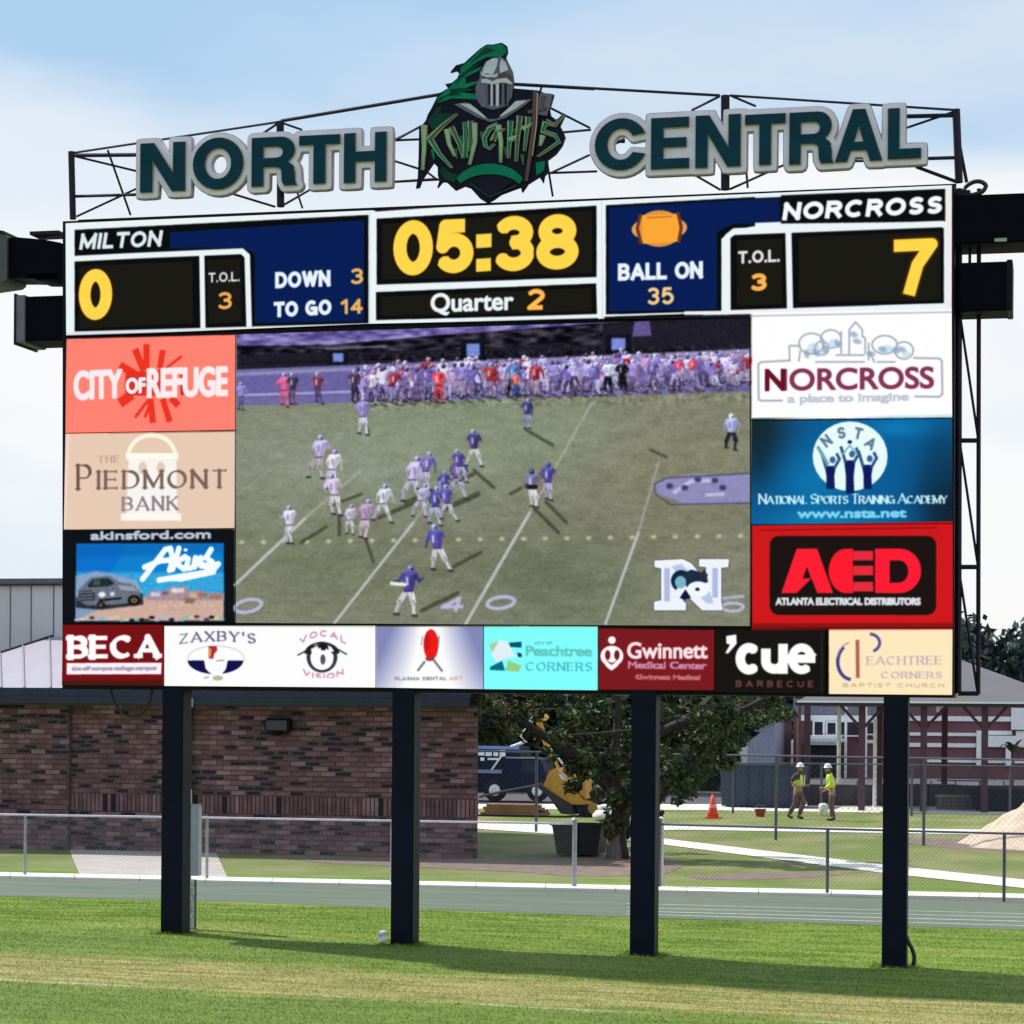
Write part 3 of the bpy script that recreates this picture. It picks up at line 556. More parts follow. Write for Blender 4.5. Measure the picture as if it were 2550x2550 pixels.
def person2d(x, y, h, top, leg, head=(150,150,200), stride=.12, lean=0.0, arm=None, shoe=(50,48,58), fine=True):
    u = lambda a, b: rp.uniform(a, b)
    hx, hy = x + lean*h*.35 + u(-.02, .02)*h, y - .47*h; sx_, sy_ = hx + lean*h*.5, y - .80*h
    dk = lambda c, f: tuple(v_*f for v_ in c); lt = lambda c, g_: tuple(min(255, v_ + g_) for v_ in c)
    for sgn in (-1, 1):
        st = stride*(1 + u(-.5, .7)); kx = (hx + x + sgn*st*h)/2 + u(-.02, .08)*h*sgn; ky = y - (.25 + u(-.02, .03))*h; fy = y - (u(0, .07)*h if sgn < 0 else 0); L_ = leg if sgn > 0 else dk(leg, .86)
        line(N1, [(hx + sgn*.045*h, hy), (kx, ky)], .115*h, L_, cap=2); line(N1, [(kx, ky), (x + sgn*st*h, fy - .03*h)], .07*h, dk(L_, .9), cap=2)
        line(N1, [(x + sgn*st*h - .02*h, fy), (x + sgn*st*h + .06*h, fy + .01*h)], .05*h, shoe, cap=2)
        if fine: line(N1, [(kx, ky - .02*h), (kx + .02*h, ky + .03*h)], .06*h, dk(leg, .6), a=.7)
    poly(N1, [(sx_ - .15*h, sy_), (sx_ + .15*h, sy_ - .01*h), (sx_ + .12*h, sy_ + .12*h), (hx + .085*h, hy + .01*h), (hx - .085*h, hy + .01*h), (sx_ - .12*h, sy_ + .12*h)], top)
    line(N1, [(sx_ - .10*h, sy_ + .01*h), (sx_ + .10*h, sy_ + .0*h)], .12*h, lt(top, 14), cap=2)
    aa = arm if arm else (u(.08, .26), u(.16, .34))
    for sgn in (-1, 1):
        ex_, ey_ = sx_ + sgn*(.17 + u(-.02, .05))*h, sy_ + u(.10, .17)*h; wx_, wy_ = sx_ + sgn*aa[0]*h + u(-.05, .05)*h, sy_ + (aa[1] + u(-.05, .05))*h
        line(N1, [(sx_ + sgn*.13*h, sy_ + .02*h), (ex_, ey_)], .075*h, top if sgn < 0 else dk(top, .8), cap=2); line(N1, [(ex_, ey_), (wx_, wy_)], .05*h, (150,110,110) if rp.random() < .5 else dk(top, .75), cap=2)
    if fine:
        poly(N1, [(sx_ + .03*h, sy_), (sx_ + .14*h, sy_ + .02*h), (hx + .08*h, hy), (hx + .02*h, hy)], dk(top, .66), a=.6, blur=1)
        line(N1, [(sx_ - .05*h, sy_ + .08*h), (sx_ - .045*h, sy_ + .19*h)], .05*h, (236,236,246) if sum(top) < 450 else (120,104,170), a=.75)
        line(N1, [(hx - .08*h, hy), (hx + .08*h, hy)], .035*h, (40,34,54), a=.7); line(N1, [(hx + .06*h, hy + .04*h), ((hx+x)/2 + stride*h*.5, y - .25*h)], .04*h, dk(leg, .6), a=.5, cap=2)
    hh_ = sx_ + lean*.15*h + u(-.03, .03)*h; ell(N1, hh_, sy_ - .115*h, .07*h, .075*h, head); ell(N1, hh_ - .02*h, sy_ - .14*h, .035*h, .03*h, lt(head, 70)); ell(N1, hh_ + .03*h, sy_ - .10*h, .03*h, .035*h, dk(head, .45))
WP, LV, BL, PKT = (228,222,240), (176,168,220), (76,70,160), (170,150,196)
for i in range(230):
    t = rs.rand(); x = 885 + (1866-885) * t; yb = 1002 - 48*t - 16 * max(0, 1 - i/150) + rs.randn()*5; h = 80 - 12*t + rs.randn()*7
    top = [(196,190,238),(150,140,214),(224,220,246),(110,98,178),(132,120,200),(190,150,200)][rs.randint(6)]
    if rs.rand() < .1: top = (160,44,66)
    leg = [(150,140,200),(120,96,150),(200,196,236),(80,66,110),(170,150,190)][rs.randint(5)]
    person2d(x, yb, h, top, leg, head=[(214,210,240),(60,50,80),(170,160,210),(150,110,140)][rs.randint(4)], stride=.06+rs.rand()*.1, lean=rs.randn()*.12, fine=(i % 2 == 0))
for (x,y,h,t_,l_) in [(708,1012,86,(255,96,150),(255,110,150)),(728,1006,80,(60,54,84),(110,90,120)),(792,1005,80,(130,54,80),(96,84,130)),(600,1020,70,(150,146,230),(120,100,150)),(882,1000,82,(70,50,80),(60,52,70)),(1092,1002,88,(244,66,80),(240,80,86)),(1220,990,90,(180,56,60),(150,130,170)),(1278,988,92,(72,110,180),(40,36,50)),(1335,985,86,(170,50,60),(180,150,180)),(1550,975,80,(24,20,30),(20,18,26)),(1515,975,80,(220,240,250),(20,18,26)),(1690,950,60,(246,76,110),(190,176,220)),(1725,948,60,(236,70,90),(180,170,220)),(1285,985,60,(226,100,100),(60,90,160))]: person2d(x, y, h, t_, l_, stride=.08)
blotch(885, 884, 1866, 1002, .09, 5, aspect=1); blotch(885, 884, 1866, 1002, .07, 2, aspect=1)
for i in range(26): x = 900 + i*36 + rs.rand()*14; shadow(x, 1008 - (x-880)*.045, 16, 6, 5)
WL2 = (176,174,178)
for p, w in [([(585,1456),(760,1290),(900,1170),(1120,1000)],8),([(832,1552),(1030,1300),(1110,1190)],7),([(1160,1552),(1320,1275),(1475,1000)],8),([(1508,1552),(1590,1325),(1640,1150),(1672,1010)],7)]:
    n = len(p)
    for i in range(n-1): line(N1, [p[i], p[i+1]], w * (1 - .22*i), (192,192,194) if i == 0 else ((170,172,160) if i == 1 else (146,150,130)), a=.95 - .25*i, cap=2)
line(N1, [(590,1230),(700,1150)], 4, (150,152,140), a=.6)
for i in range(24): x = 602 + i * 54; ell(N1, x, 1350 - (x-602)*.013, 7, 5, (196,200,160), a=.85, blur=1)
poly(N1, ellp(1770,1215,140,36,0,130,250)+[(1868,1178),(1868,1252),(1700,1254)], (144,140,186)); line(N1, [(1868,1252),(1670,1256),(1632,1230),(1630,1205),(1660,1190),(1868,1178)], 4, (84,80,112)); line(N1, [(1680,1225),(1720,1198),(1770,1196)], 9, (196,194,226)); line(N1, [(1760,1232),(1800,1230)], 8, (190,188,226))
for (x,y) in [(1668,1210),(1705,1214),(1738,1194),(1780,1196),(1800,1214)]: ell(N1, x, y, 9, 7, (64,60,96), blur=1)
for (cx,cy,rx,ry,rot) in [(618,1508,34,15,-12),(1247,1500,34,14,-8)]: line(N1, ellp(cx,cy,rx,ry,rot), 9, (186,184,218))
text(N1, '4', 1092,1524,1150,1522, 38, 9, (186,184,218), shear=.35); line(N1, ellp(1825,1511,26,10,0), 7, (190,186,216)); line(N1, [(1790,1490),(1850,1484)], 7, (180,176,206))
for (x,y,dx,dy,w) in [(750,1350,62,-38,9),(905,1055,14,20,8),(1310,1070,66,38,8),(845,1285,0,46,9),(910,1340,20,60,8),(1330,1265,60,60,9),(1360,1250,50,50,9),(1270,1230,110,-60,8),(1180,1170,50,44,8),(1010,1250,170,-70,10),(1130,1410,66,-34,9),(1050,1520,90,-44,10),(940,1290,110,-46,10),(1100,1270,90,-40,14),(1620,1120,40,18,6),(820,1260,80,-30,8)]: shadow(x,y,dx,dy,w)
P_ = person2d
P_(902,1082,96,(160,150,214),(232,236,246)); P_(788,1190,110,(206,196,236),(196,190,190),lean=.1); P_(822,1216,100,(238,232,246),(232,226,238),lean=.15,stride=.1); P_(838,1282,106,(222,206,232),(240,236,236),lean=-.1,stride=.06)
P_(722,1352,96,(228,226,250),(230,226,240),stride=.06,arm=(.26,.1)); P_(905,1340,100,(190,160,196),(232,206,220),lean=.12,stride=.06); P_(948,1300,98,(222,228,238),(214,218,226),lean=.15,stride=.18); P_(1018,1250,118,(214,200,240),(210,208,230),lean=.2,stride=.14)
P_(1132,1240,106,(96,84,150),(196,192,220),lean=.1,stride=.16); P_(1098,1262,66,(120,110,180),(180,176,210)); P_(1080,1308,100,BL,(196,206,232),lean=.06,stride=.1,arm=(.2,.2)); P_(1108,1240,70,BL,(120,110,150))
P_(1092,1420,118,(86,80,170),(232,230,236),lean=-.1,stride=.24,arm=(.22,.3)); P_(1012,1532,128,(70,66,150),(240,238,240),lean=.05,stride=.14,arm=(.3,.12),head=(110,106,180)); line(N1, [(1008,1455),(975,1452)], 9, (240,240,226), cap=2); P_(1182,1160,94,(62,60,120),(222,232,230),stride=.24)
P_(1312,1066,76,(60,58,116),(160,168,200),stride=.05); P_(1326,1262,96,(120,120,170),(246,244,250),stride=.06,head=(50,50,110)); P_(1365,1245,96,(80,76,160),(196,190,226),stride=.06,head=(70,66,140)); line(N1, [(1316,1212),(1334,1212)], 10, (14,12,20)); P_(1822,1120,92,(180,190,240),(40,38,50),stride=.1,head=(236,246,252))
blotch(590, 830, 1866, 1550, .035, 3, aspect=1); 
P_(1055,1218,96,(120,112,182),(206,204,226),lean=.15,stride=.12); P_(1150,1200,84,(80,72,150),(190,186,216),lean=-.1); P_(1040,1286,84,(196,192,226),(206,206,226),lean=.2,stride=.16); P_(1120,1296,92,(92,86,168),(214,212,230),lean=-.12,stride=.16); P_(868,1330,76,(216,204,226),(226,220,232),lean=.1)
a_ = toc(N1, [(589, 836), (1866, 1550)]).astype(int); sv = cv[a_[0][1]:a_[1][1], a_[0][0]:a_[1][0]]; sv[1:-1] = (sv[:-2] + sv[2:] + 3*sv[1:-1]) / 5; sv[:, 1:-1] = (sv[:, :-2] + sv[:, 2:] + 3*sv[:, 1:-1]) / 5; sv[:] = sv * .97 + np.array([.012, .014, .022], np.float32)
# school letter on the picture
NL = [(1225,700),(1420,690),(1480,720),(1590,850),(1590,740),(1540,735),(1540,690),(1745,690),(1740,740),(1690,745),(1690,985),(1700,1045),(1560,1045),(1420,910),(1420,985),(1440,1000),(1440,1045),(1222,1045),(1222,990),(1272,980),(1272,750),(1225,740)]
line(FF, NL, 6, (50,50,66), closed=True); poly(FF, NL, (238,242,252)); line(FF, NL, 3, (250,252,255), closed=True)
poly(FF, [(1290,750),(1330,750),(1330,985),(1290,985)], (174,186,224)); poly(FF, [(1630,750),(1670,750),(1670,960),(1630,960)], (174,186,224)); poly(FF, [(1340,740),(1410,720),(1610,910),(1640,1000),(1590,1000)], (186,198,232))
for P2, c in [(ellp(1410,840,72,76,0,120,330)+[(1410,840)],(10,34,60)),([(1400,800),(1480,760),(1590,790),(1600,850),(1520,870),(1460,900)],(24,44,66)),(ellp(1405,850,40,44),(120,180,200)),(ellp(1530,900,80,56),(242,248,252)),([(1400,960),(1440,900),(1480,960),(1430,975)],(10,14,60)),(ellp(1525,900,16,12),(20,24,50)),([(1540,800),(1570,760),(1600,800),(1580,830)],(40,46,60))]: poly(FF, P2, c)
clip()
# soften, as the picture on a lamp screen is
for i in range(2):
    cv[1:-1] = (cv[:-2] + cv[2:] + 4*cv[1:-1]) / 6; cv[:, 1:-1] = (cv[:, :-2] + cv[:, 2:] + 4*cv[:, 1:-1]) / 6
cv = np.clip(cv, 0, 1)
img = bpy.data.images.new('display_picture', CW, CH)
px_ = np.ones((CH, CW, 4), np.float32); px_[..., :3] = cv[::-1]; img.pixels.foreach_set(px_.ravel()); img.update(); img.pack()

# ------------------------------------------------------------------ scoreboard
mdis = bpy.data.materials.new('lamp_display'); mdis.use_nodes = True
t_ = mdis.node_tree; b_ = t_.nodes['Principled BSDF']; ti = t_.nodes.new('ShaderNodeTexImage'); ti.image = img; ti.extension = 'EXTEND'
t_.links.new(ti.outputs[0], b_.inputs['Emission Color']); b_.inputs['Emission Strength'].default_value = 1.0
b_.inputs['Base Color'].default_value = (0.004, 0.004, 0.004, 1); b_.inputs['Roughness'].default_value = 0.9; b_.inputs['Specular IOR Level'].default_value = 0.05
board = empty('scoreboard', (-0.35, 0.4, 0), label='large football scoreboard with video screen on four dark posts', cat='scoreboard')
DEP = 0.85
def bp(x, y): p = pl(x, y, 0.0); return (p.x, p.z)
TL, TR, BR, BL = bp(152, 549), bp(2377, 455), bp(2374, 1737), bp(151, 1716)
cab = MB()
cab.quadbox([(TL[0], .06, TL[1]), (TR[0], .06, TR[1]), (BR[0], .06, BR[1]), (BL[0], .06, BL[1])][::-1], (0, DEP, 0)).build('cabinet', M_cab, board)
m = MB(); m.box(TL[0]+.05, TR[0], .50, .56, TL[1]+.05, TL[1]+.11); m.build('top_rail', M_truss, board)
def panel(name, pts, label=None, proud=0.0, thick=0.058):
    q = [bp(*p) for p in pts]; yf = 0.0 - proud
    mb = MB(); v = [(a, yf, b) for a, b in q]; mb.add(v + [(a, yf + thick, b) for a, b in q], [(3,2,1,0),(4,5,6,7),(0,1,5,4),(1,2,6,5),(2,3,7,6),(3,0,4,7)])
    o = mb.build(name, [mdis, M_cab], board)
    me = o.data; uv = me.uv_layers.new(name='UVMap'); off = WL[o.name]
    for p in me.polygons:
        front = p.normal.y < -0.9; p.material_index = 0 if front else 1
        for li in p.loop_indices:
            c = me.vertices[me.loops[li].vertex_index].co + off
            uv.data[li].uv = ((c.x - BX0) / (BX1 - BX0) , (c.z - BZ0) / (BZ1 - BZ0))
    if label: o['label'] = label
    return o
g = 1
panel('score_panel', [(163,556),(921,524),(921,806),(165,838)], 'home team score panel')
panel('score_panel', [(921.5,524),(1498,499),(1500,794),(921.5,806)], 'game clock and quarter panel')
panel('score_panel', [(1498.5,499),(2371,461),(2370,784),(1500.5,794)], 'visiting team score panel')
panel('video_screen', [(588,833),(1866,791),(1869,1559),(587,1551)])
for pts, lb in [
 ([(165,841),(586,833),(586,1070),(163,1078)], 'coral advertisement with red starburst'),
 ([(163,1080),(586,1072),(585,1315),(159,1319)], 'beige bank advertisement'),
 ([(159,1321),(585,1317),(585,1550),(156,1553)], 'blue car dealer advertisement'),
 ([(1869,790),(2370,782),(2371,1041),(1870,1046)], 'white town logo advertisement'),
 ([(1870,1048),(2371,1043),(2372,1303),(1871,1306)], 'blue sports academy advertisement'),
 ([(1871,1308),(2372,1305),(2372,1563),(1872,1563)], 'red electrical company advertisement'),
 ([(156,1555),(407,1556),(407,1708),(154,1706)], 'dark red advertisement with white serif letters'),
 ([(409,1556),(935,1557),(935,1712),(409,1708)], 'white advertisement with two small logos'),
 ([(937,1557),(1203,1558),(1203,1716),(937,1712)], 'grey advertisement with red shape'),
 ([(1205,1558),(1489,1560),(1489,1719),(1205,1716)], 'cyan city advertisement'),
 ([(1491,1561),(1779,1563),(1779,1723),(1491,1719)], 'maroon medical centre advertisement'),
 ([(1781,1563),(2060,1565),(2060,1728),(1781,1723)], 'black restaurant advertisement'),
 ([(2062,1565),(2372,1566),(2371,1731),(2062,1728)], 'cream church advertisement')]:
    panel('ad_panel', pts, lb)
# posts
for (x0, x1, yb) in [(398,450,2331),(971,1026,2352),(1567,1628,2377),(2195,2256,2408)]:
    a, b = pl(x0, yb, -.02), pl(x1, yb, -.02); z0 = gh(a.x, 0)
    mb = MB().box(a.x, b.x, 0.0, 0.36, z0 - .3, 3.62 if x0 < 2000 else 3.58); po = mb.build('post', M_pole, board, bevel=0.012)
    MB().box(a.x - .025, b.x + .025, -.022, .382, z0 - .02, z0 + .012).build('base_plate', M_pole, po)
# truss tower up the right side of the cabinet
tw = MB(); tw.tube([pl(2388, 470, .5), pl(2386, 1727, .5)], .045); tw.build('truss_post', M_truss, board)
tw = MB(); tw.tube([pl(2438, 470, .5), pl(2436, 1729, .5)], .03); tw.build('truss_post', M_truss, board)
for y in (1097, 1412, 1727): MB().tube([pl(2386, y, .5), pl(2437, y, .5)], .032).build('truss_rung', M_truss, board)
for a, b in (((2393,800),(2435,1087)), ((2391,1107),(2434,1401)), ((2388,1418),(2434,1722))): MB().tube([pl(*a, .5), pl(*b, .5)], .018).build('truss_brace', M_truss, board)
MB().tube([pl(2415, 600, .5), pl(2415, 660, .5)], .02).build('truss_brace', M_truss, board)
# hanging cable below the cabinet, and the one at the right-hand post
def curve_pts(f, pts, Y, n=10):
    P = [f(*p) if Y is None else pl(p[0], p[1], Y) for p in pts]; out = []
    for i in range(len(P) - 1):
        p0 = P[max(0, i-1)]; p1 = P[i]; p2 = P[i+1]; p3 = P[min(len(P)-1, i+2)]
        for k in range(n):
            t = k / n; out.append(.5*((2*p1) + (p2-p0)*t + (2*p0-5*p1+4*p2-p3)*t*t + (3*p1-p0-3*p2+p3)*t**3))
    out.append(P[-1]); return out
M_cable = mat('black_cable', (0.012, 0.012, 0.016), 0.5)
MB().tube(curve_pts(pl, [(276,1712),(282,1745),(305,1775),(332,1785),(358,1772),(374,1742),(379,1714)], .3), .022).build('power_cable', M_cable, smooth=True, label='loose black cable looping below the scoreboard left of the first post', cat='cable')
MB().tube(curve_pts(pl, [(2254,2325),(2262,2345),(2272,2365),(2277,2385),(2274,2405)], .12), .028).build('ground_conduit', M_cable, smooth=True, label='black flexible conduit bending from the rightmost post into the grass', cat='conduit')
MB().tube(curve_pts(pl, [(2398,500),(2402,470),(2420,455),(2440,452),(2455,462),(2445,478),(2420,486),(2400,492)], .35), .03).build('cable_coil', M_cable, smooth=True, label='coiled black cable on top of the upper right speaker', cat='cable')
p0 = gd(976, 2345); M_wht = mat('white_plastic', (0.7, 0.66, 0.74), 0.5)
mb = MB()
for i in range(7): mb.lathe((p0.x + random.uniform(-.03, .03), -.06 + random.uniform(-.03, .03), p0.z + .02 + i*.02), [(.01, 0), (.05, .02), (.055, .04), (.02, .06)], 8)
mb.build('paper_cup', M_wht, label='small crumpled white litter at the foot of the second post', cat='litter')

# speakers hung on the two ends
def speaker(name, x0, x1, y0, y1, Ya, Yb, label, face=None, mark=False):
    a, b = pl(x0, y1, Ya), pl(x1, y0, Ya)
    r = empty(name, ((a.x+b.x)/2, (Ya+Yb)/2, a.z), label=label, cat='speaker', group='loudspeakers on the scoreboard ends')
    MB().box(a.x, b.x, Ya, Yb, a.z, b.z).build('enclosure', M_spk, r, bevel=.02)
    if face == 'left':
        MB().box(a.x-.02, a.x+.12, Ya-.025, Yb+.02, a.z-.02, b.z+.02).build('grille', M_spkg, r, bevel=.01)
        MB().box(a.x-.05, a.x-.021, Ya-.03, Yb+.03, a.z-.05, b.z+.04).build('rim', M_truss, r)
    if face == 'right':
        MB().box(b.x-.05, b.x+.03, Ya-.02, Yb+.02, a.z-.01, b.z+.02).build('grille', M_cab, r, bevel=.01)
    return r, a, b
r, a, b = speaker('loudspeaker', 44, 160, 735, 850, .12, .85, 'boxy black speaker low on the left end of the scoreboard', 'left')
r, a, b = speaker('loudspeaker', 2386, 2516, 650, 776, .1, .8, 'square black speaker low on the right end of the scoreboard', 'right')
r, a, b = speaker('loudspeaker', 2376, 2600, 478, 608, .05, .85, 'long black speaker high on the right end of the scoreboard', 'right')
q = pl(2492, 598, .05); MB().box(q.x-.08, q.x+.08, .035, .052, q.z-.02, q.z+.025).build('badge', mat('badge_grey', (.35,.35,.38)), r)
MB().box(a.x+.02, a.x+.2, .2, .7, b.z, b.z+.1).build('bracket', M_truss, r)
# hooded speaker: arched housing behind a grey mouth plate turned to the left
ca, cb = pl(-40, 700, .45), pl(160, 700, .45)
hr = empty('horn_loudspeaker', (ca.x/2+cb.x/2, .45, cb.z), label='dark arched horn speaker high on the left end of the scoreboard', cat='speaker', group='loudspeakers on the scoreboard ends')
plate('housing', [tuple(pl(x, y, .2).xz) for x, y in [(14,592),(45,591),(72,593),(112,597),(150,604),(162,612),(162,699),(90,698),(84,693),(14,693)]], .2, .55, M_spk, hr)
plate('mouth_plate', [tuple(pl(x, y, .14).xz) for x, y in [(-60,566),(8,577),(17,590),(17,694),(8,702),(-60,712)]], .14, .68, mat('horn_grey', (.075,.07,.08), .6), hr)
plate('mouth_rim', [tuple(pl(x, y, .12).xz) for x, y in [(-62,562),(10,575),(11,583),(-62,572)]], .12, .72, M_truss, hr)
q0, q1 = pl(88, 588, .45), pl(160, 586, .45)
MB().box(q0.x, q1.x, .25, .65, q0.z-.02, q0.z+.03).build('bracket', M_truss, hr)
q0, q1 = pl(88, 693, .45), pl(160, 700, .45); MB().box(q0.x, q1.x, .2, .7, q1.z, q0.z+.02).build('bracket', M_truss, hr)

# ------------------------------------------------------------------ truss that carries the name
truss = empty('sign_truss', (-0.35, .45, 10.4), label='open steel truss standing on top of the scoreboard', cat='truss')
YF, YR = .14, .62
def bar(f, x0, y0, x1, y1, w, Ya=YF, Yb=None, name='brace'):
    a = pl(f[0]+x0/f[2], f[1]+y0/f[2], Ya); b = pl(f[0]+x1/f[2], f[1]+y1/f[2], Ya if Yb is None else Yb)
    MB().tube([a, b], w/2, 6).build(name, M_truss, truss)
W1, W2 = .034, .06
for s_ in [(T1,150,447,1160,295,W1,YF,YF,'top_chord'),(T1,1160,292,1932,163,.05,YF,YF,'top_chord'),(T1,160,458,500,455,W2,YR,YR,'chord'),(T1,160,460,470,535,W1,YF,YR),(T1,325,432,435,745,W1,YF,YR),(T1,165,655,520,645,.045,YF,YF,'chord'),(T1,175,752,470,615,W1,YF,YR),
  (T1,150,440,158,765,.10,YF,YF,'upright'),(T1,1155,295,1157,705,.12,YF,YF,'upright'),(T1,1150,300,1060,360,W1),(T1,1160,300,1260,335,W1),(T1,900,635,1130,705,W1,YF,YR),(T1,1165,700,1300,622,W1,YF,YR),(T1,1235,630,1262,712,W1,YR,YR),(T1,1660,400,1700,385,W1,YF,YF),(T1,1700,385,1850,310,W1,YF,YR),(T1,1690,386,1840,380,W1,YF,YF,'chord'),(T1,1690,480,1840,528,W1),(T1,1690,586,1960,572,W1,YF,YF,'chord'),
  (T2,1100,498,1932,545,.05,YF,YF,'top_chord'),(T2,1425,530,1390,640,W1),(T2,1500,725,1890,922,W1),(T2,1590,968,1900,940,W1,YF,YF,'chord'),(T2,1520,1352,1890,1180,W1),(T2,1500,1356,1960,1340,W1,YF,YF,'chord'),(T2,1470,1200,1532,1580,W1,YR,YR),(T2,0,1050,270,900,W1),(T2,300,1330,420,1420,W1,YR,YR),(T2,0,1440,420,1412,W1,YF,YF,'chord'),
  (T3,0,60,660,97,.04,YF,YF,'top_chord'),(T3,700,97,1645,158,W1,YF,YF,'top_chord'),(T3,660,100,540,160,W1),(T3,710,100,810,142,W1),(T3,682,98,682,492,.13,YF,YF,'upright'),(T3,555,430,662,492,W1),(T3,700,490,940,382,W1),(T3,768,385,776,484,W1,YR,YR),(T3,1430,185,1640,180,W2,YF,YF,'chord'),(T3,1430,236,1640,165,W1),(T3,1648,155,1660,462,.11,YF,YF,'upright'),(T3,1640,190,1692,460,.05,YR,YR,'upright'),(T3,1490,362,1650,357,.05,YF,YF,'chord'),(T3,1480,395,1650,458,.05),(T3,1180,373,1300,370,W1,YF,YF,'chord'),(T3,200,286,262,290,.05,YR,YR),(T3,200,305,262,280,.05,YR,YR)]:
    bar(*s_)

# ------------------------------------------------------------------ name signs: letters cut from plate
def contours(F, lvl, cell, x0, z0):
    segs = {}
    h, w = F.shape; G = F - lvl; sgn = G > 0
    mixed = (sgn[:-1, :-1].astype(int) + sgn[:-1, 1:] + sgn[1:, :-1] + sgn[1:, 1:]); ys, xs = np.nonzero((mixed > 0) & (mixed < 4))
    def ip(i0, j0, i1, j1):
        a, b = G[i0, j0], G[i1, j1]; t = a / (a - b); return (('h' if i0 == i1 else 'v', i0, j0), (x0 + (j0 + (j1-j0)*t) * cell, z0 + (i0 + (i1-i0)*t) * cell))
    nxt = {}; pos = {}
    for i, j in zip(ys, xs):
        c = [sgn[i, j], sgn[i, j+1], sgn[i+1, j+1], sgn[i+1, j]]; E = []
        ed = [((i, j, i, j+1), c[0], c[1]), ((i, j+1, i+1, j+1), c[1], c[2]), ((i+1, j, i+1, j+1), c[3], c[2]), ((i, j, i+1, j), c[0], c[3])]
        for k, (e, a, b) in enumerate(ed):
            if a != b: kk, pp = ip(*e); pos[kk] = pp; E.append(kk)
        if len(E) == 2: prs = [(E[0], E[1])]
        else: prs = [(E[0], E[3]), (E[1], E[2])]
        for a, b in prs: nxt.setdefault(a, []).append(b); nxt.setdefault(b, []).append(a)
    loops = []; seen = set()
    for k in list(nxt):
        if k in seen: continue
        loop = [k]; seen.add(k); cur = k
        while True:
            cand = [n for n in nxt[cur] if n not in seen]
            if not cand: break
            cur = cand[0]; seen.add(cur); loop.append(cur)
        if len(loop) > 8: loops.append(simplify([pos[q] for q in loop], cell * .35))
    loops.sort(key=lambda L: -abs(area(L)))
    return [L for L in loops if abs(area(L)) > cell * cell * 12]
def area(L): return sum(L[i][0]*L[(i+1) % len(L)][1] - L[(i+1) % len(L)][0]*L[i][1] for i in range(len(L))) / 2
def simplify(P, eps):
    def dp(a, b):
        if b <= a + 1: return []
        A, B = np.array(P[a]), np.array(P[b]); d = B - A; L = np.hypot(*d) or 1e-9
        Q = np.array(P[a+1:b]) - A; dist = np.abs(Q[:, 0]*d[1] - Q[:, 1]*d[0]) / L if L > 1e-6 else np.hypot(Q[:, 0], Q[:, 1])
        k = int(dist.argmax())
        if dist[k] < eps: return []
        return dp(a, a+1+k) + [a+1+k] + dp(a+1+k, b)
    n = len(P); h = n // 2; idx = [0] + dp(0, h) + [h] + dp(h, n - 1) + [n - 1]
    return [P[i] for i in idx]
# each letter as outline polygons in a unit box (width, outer outline, holes)
def LO(ch):
    t = .21
    if ch == 'N': return .80, [(0,0),(t,0),(t,.66),(.57,0),(.80,0),(.80,1),(.59,1),(.59,.36),(.24,1),(0,1)], []
    if ch == 'O': return .92, ellp(.46,.5,.46,.52)[:-1], [ellp(.46,.5,.245,.315)[:-1]]
    if ch == 'T': return .74, [(.265,0),(.475,0),(.475,.81),(.74,.81),(.74,1),(0,1),(0,.81),(.265,.81)], []
    if ch == 'H': return .80, [(0,0),(t,0),(t,.42),(.59,.42),(.59,0),(.80,0),(.80,1),(.59,1),(.59,.62),(t,.62),(t,1),(0,1)], []
    if ch == 'E': return .66, [(0,0),(.66,0),(.66,.19),(t,.19),(t,.42),(.61,.42),(.61,.60),(t,.60),(t,.81),(.65,.81),(.65,1),(0,1)], []
    if ch == 'L': return .62, [(0,0),(.62,0),(.62,.19),(t,.19),(t,1),(0,1)], []
    if ch == 'A': return .88, [(0,0),(.22,0),(.29,.21),(.59,.21),(.66,0),(.88,0),(.56,1),(.33,1)], [[(.345,.37),(.535,.37),(.44,.70)]]
    if ch == 'R': return .80, [(0,0),(t,0),(t,.39),(.38,.39)]+A_(.40,.30,.15,.09,90,0,5)+[(.56,.08),(.60,0),(.83,0),(.80,.06),(.79,.28)]+A_(.62,.35,.16,.11,-20,60,4)+A_(.54,.73,.25,.27,-60,90,9)+[(0,1)], [[(t,.57),(.46,.57)]+A_(.47,.69,.11,.12,-90,90,6)+[(t,.81)]]
    if ch == 'C': return .86, A_(.45,.5,.45,.52,24,336,30)+A_(.45,.5,.24,.32,328,32,24), []
def inside(P, X, Y):
    ins = np.zeros(X.shape, bool)
    for i in range(len(P)):
        (xa, ya), (xb, yb) = P[i], P[(i+1) % len(P)]
        if ya == yb: continue
        ins ^= ((ya > Y) != (yb > Y)) & (X < (xb-xa)*(Y-ya)/(yb-ya)+xa)
    return ins
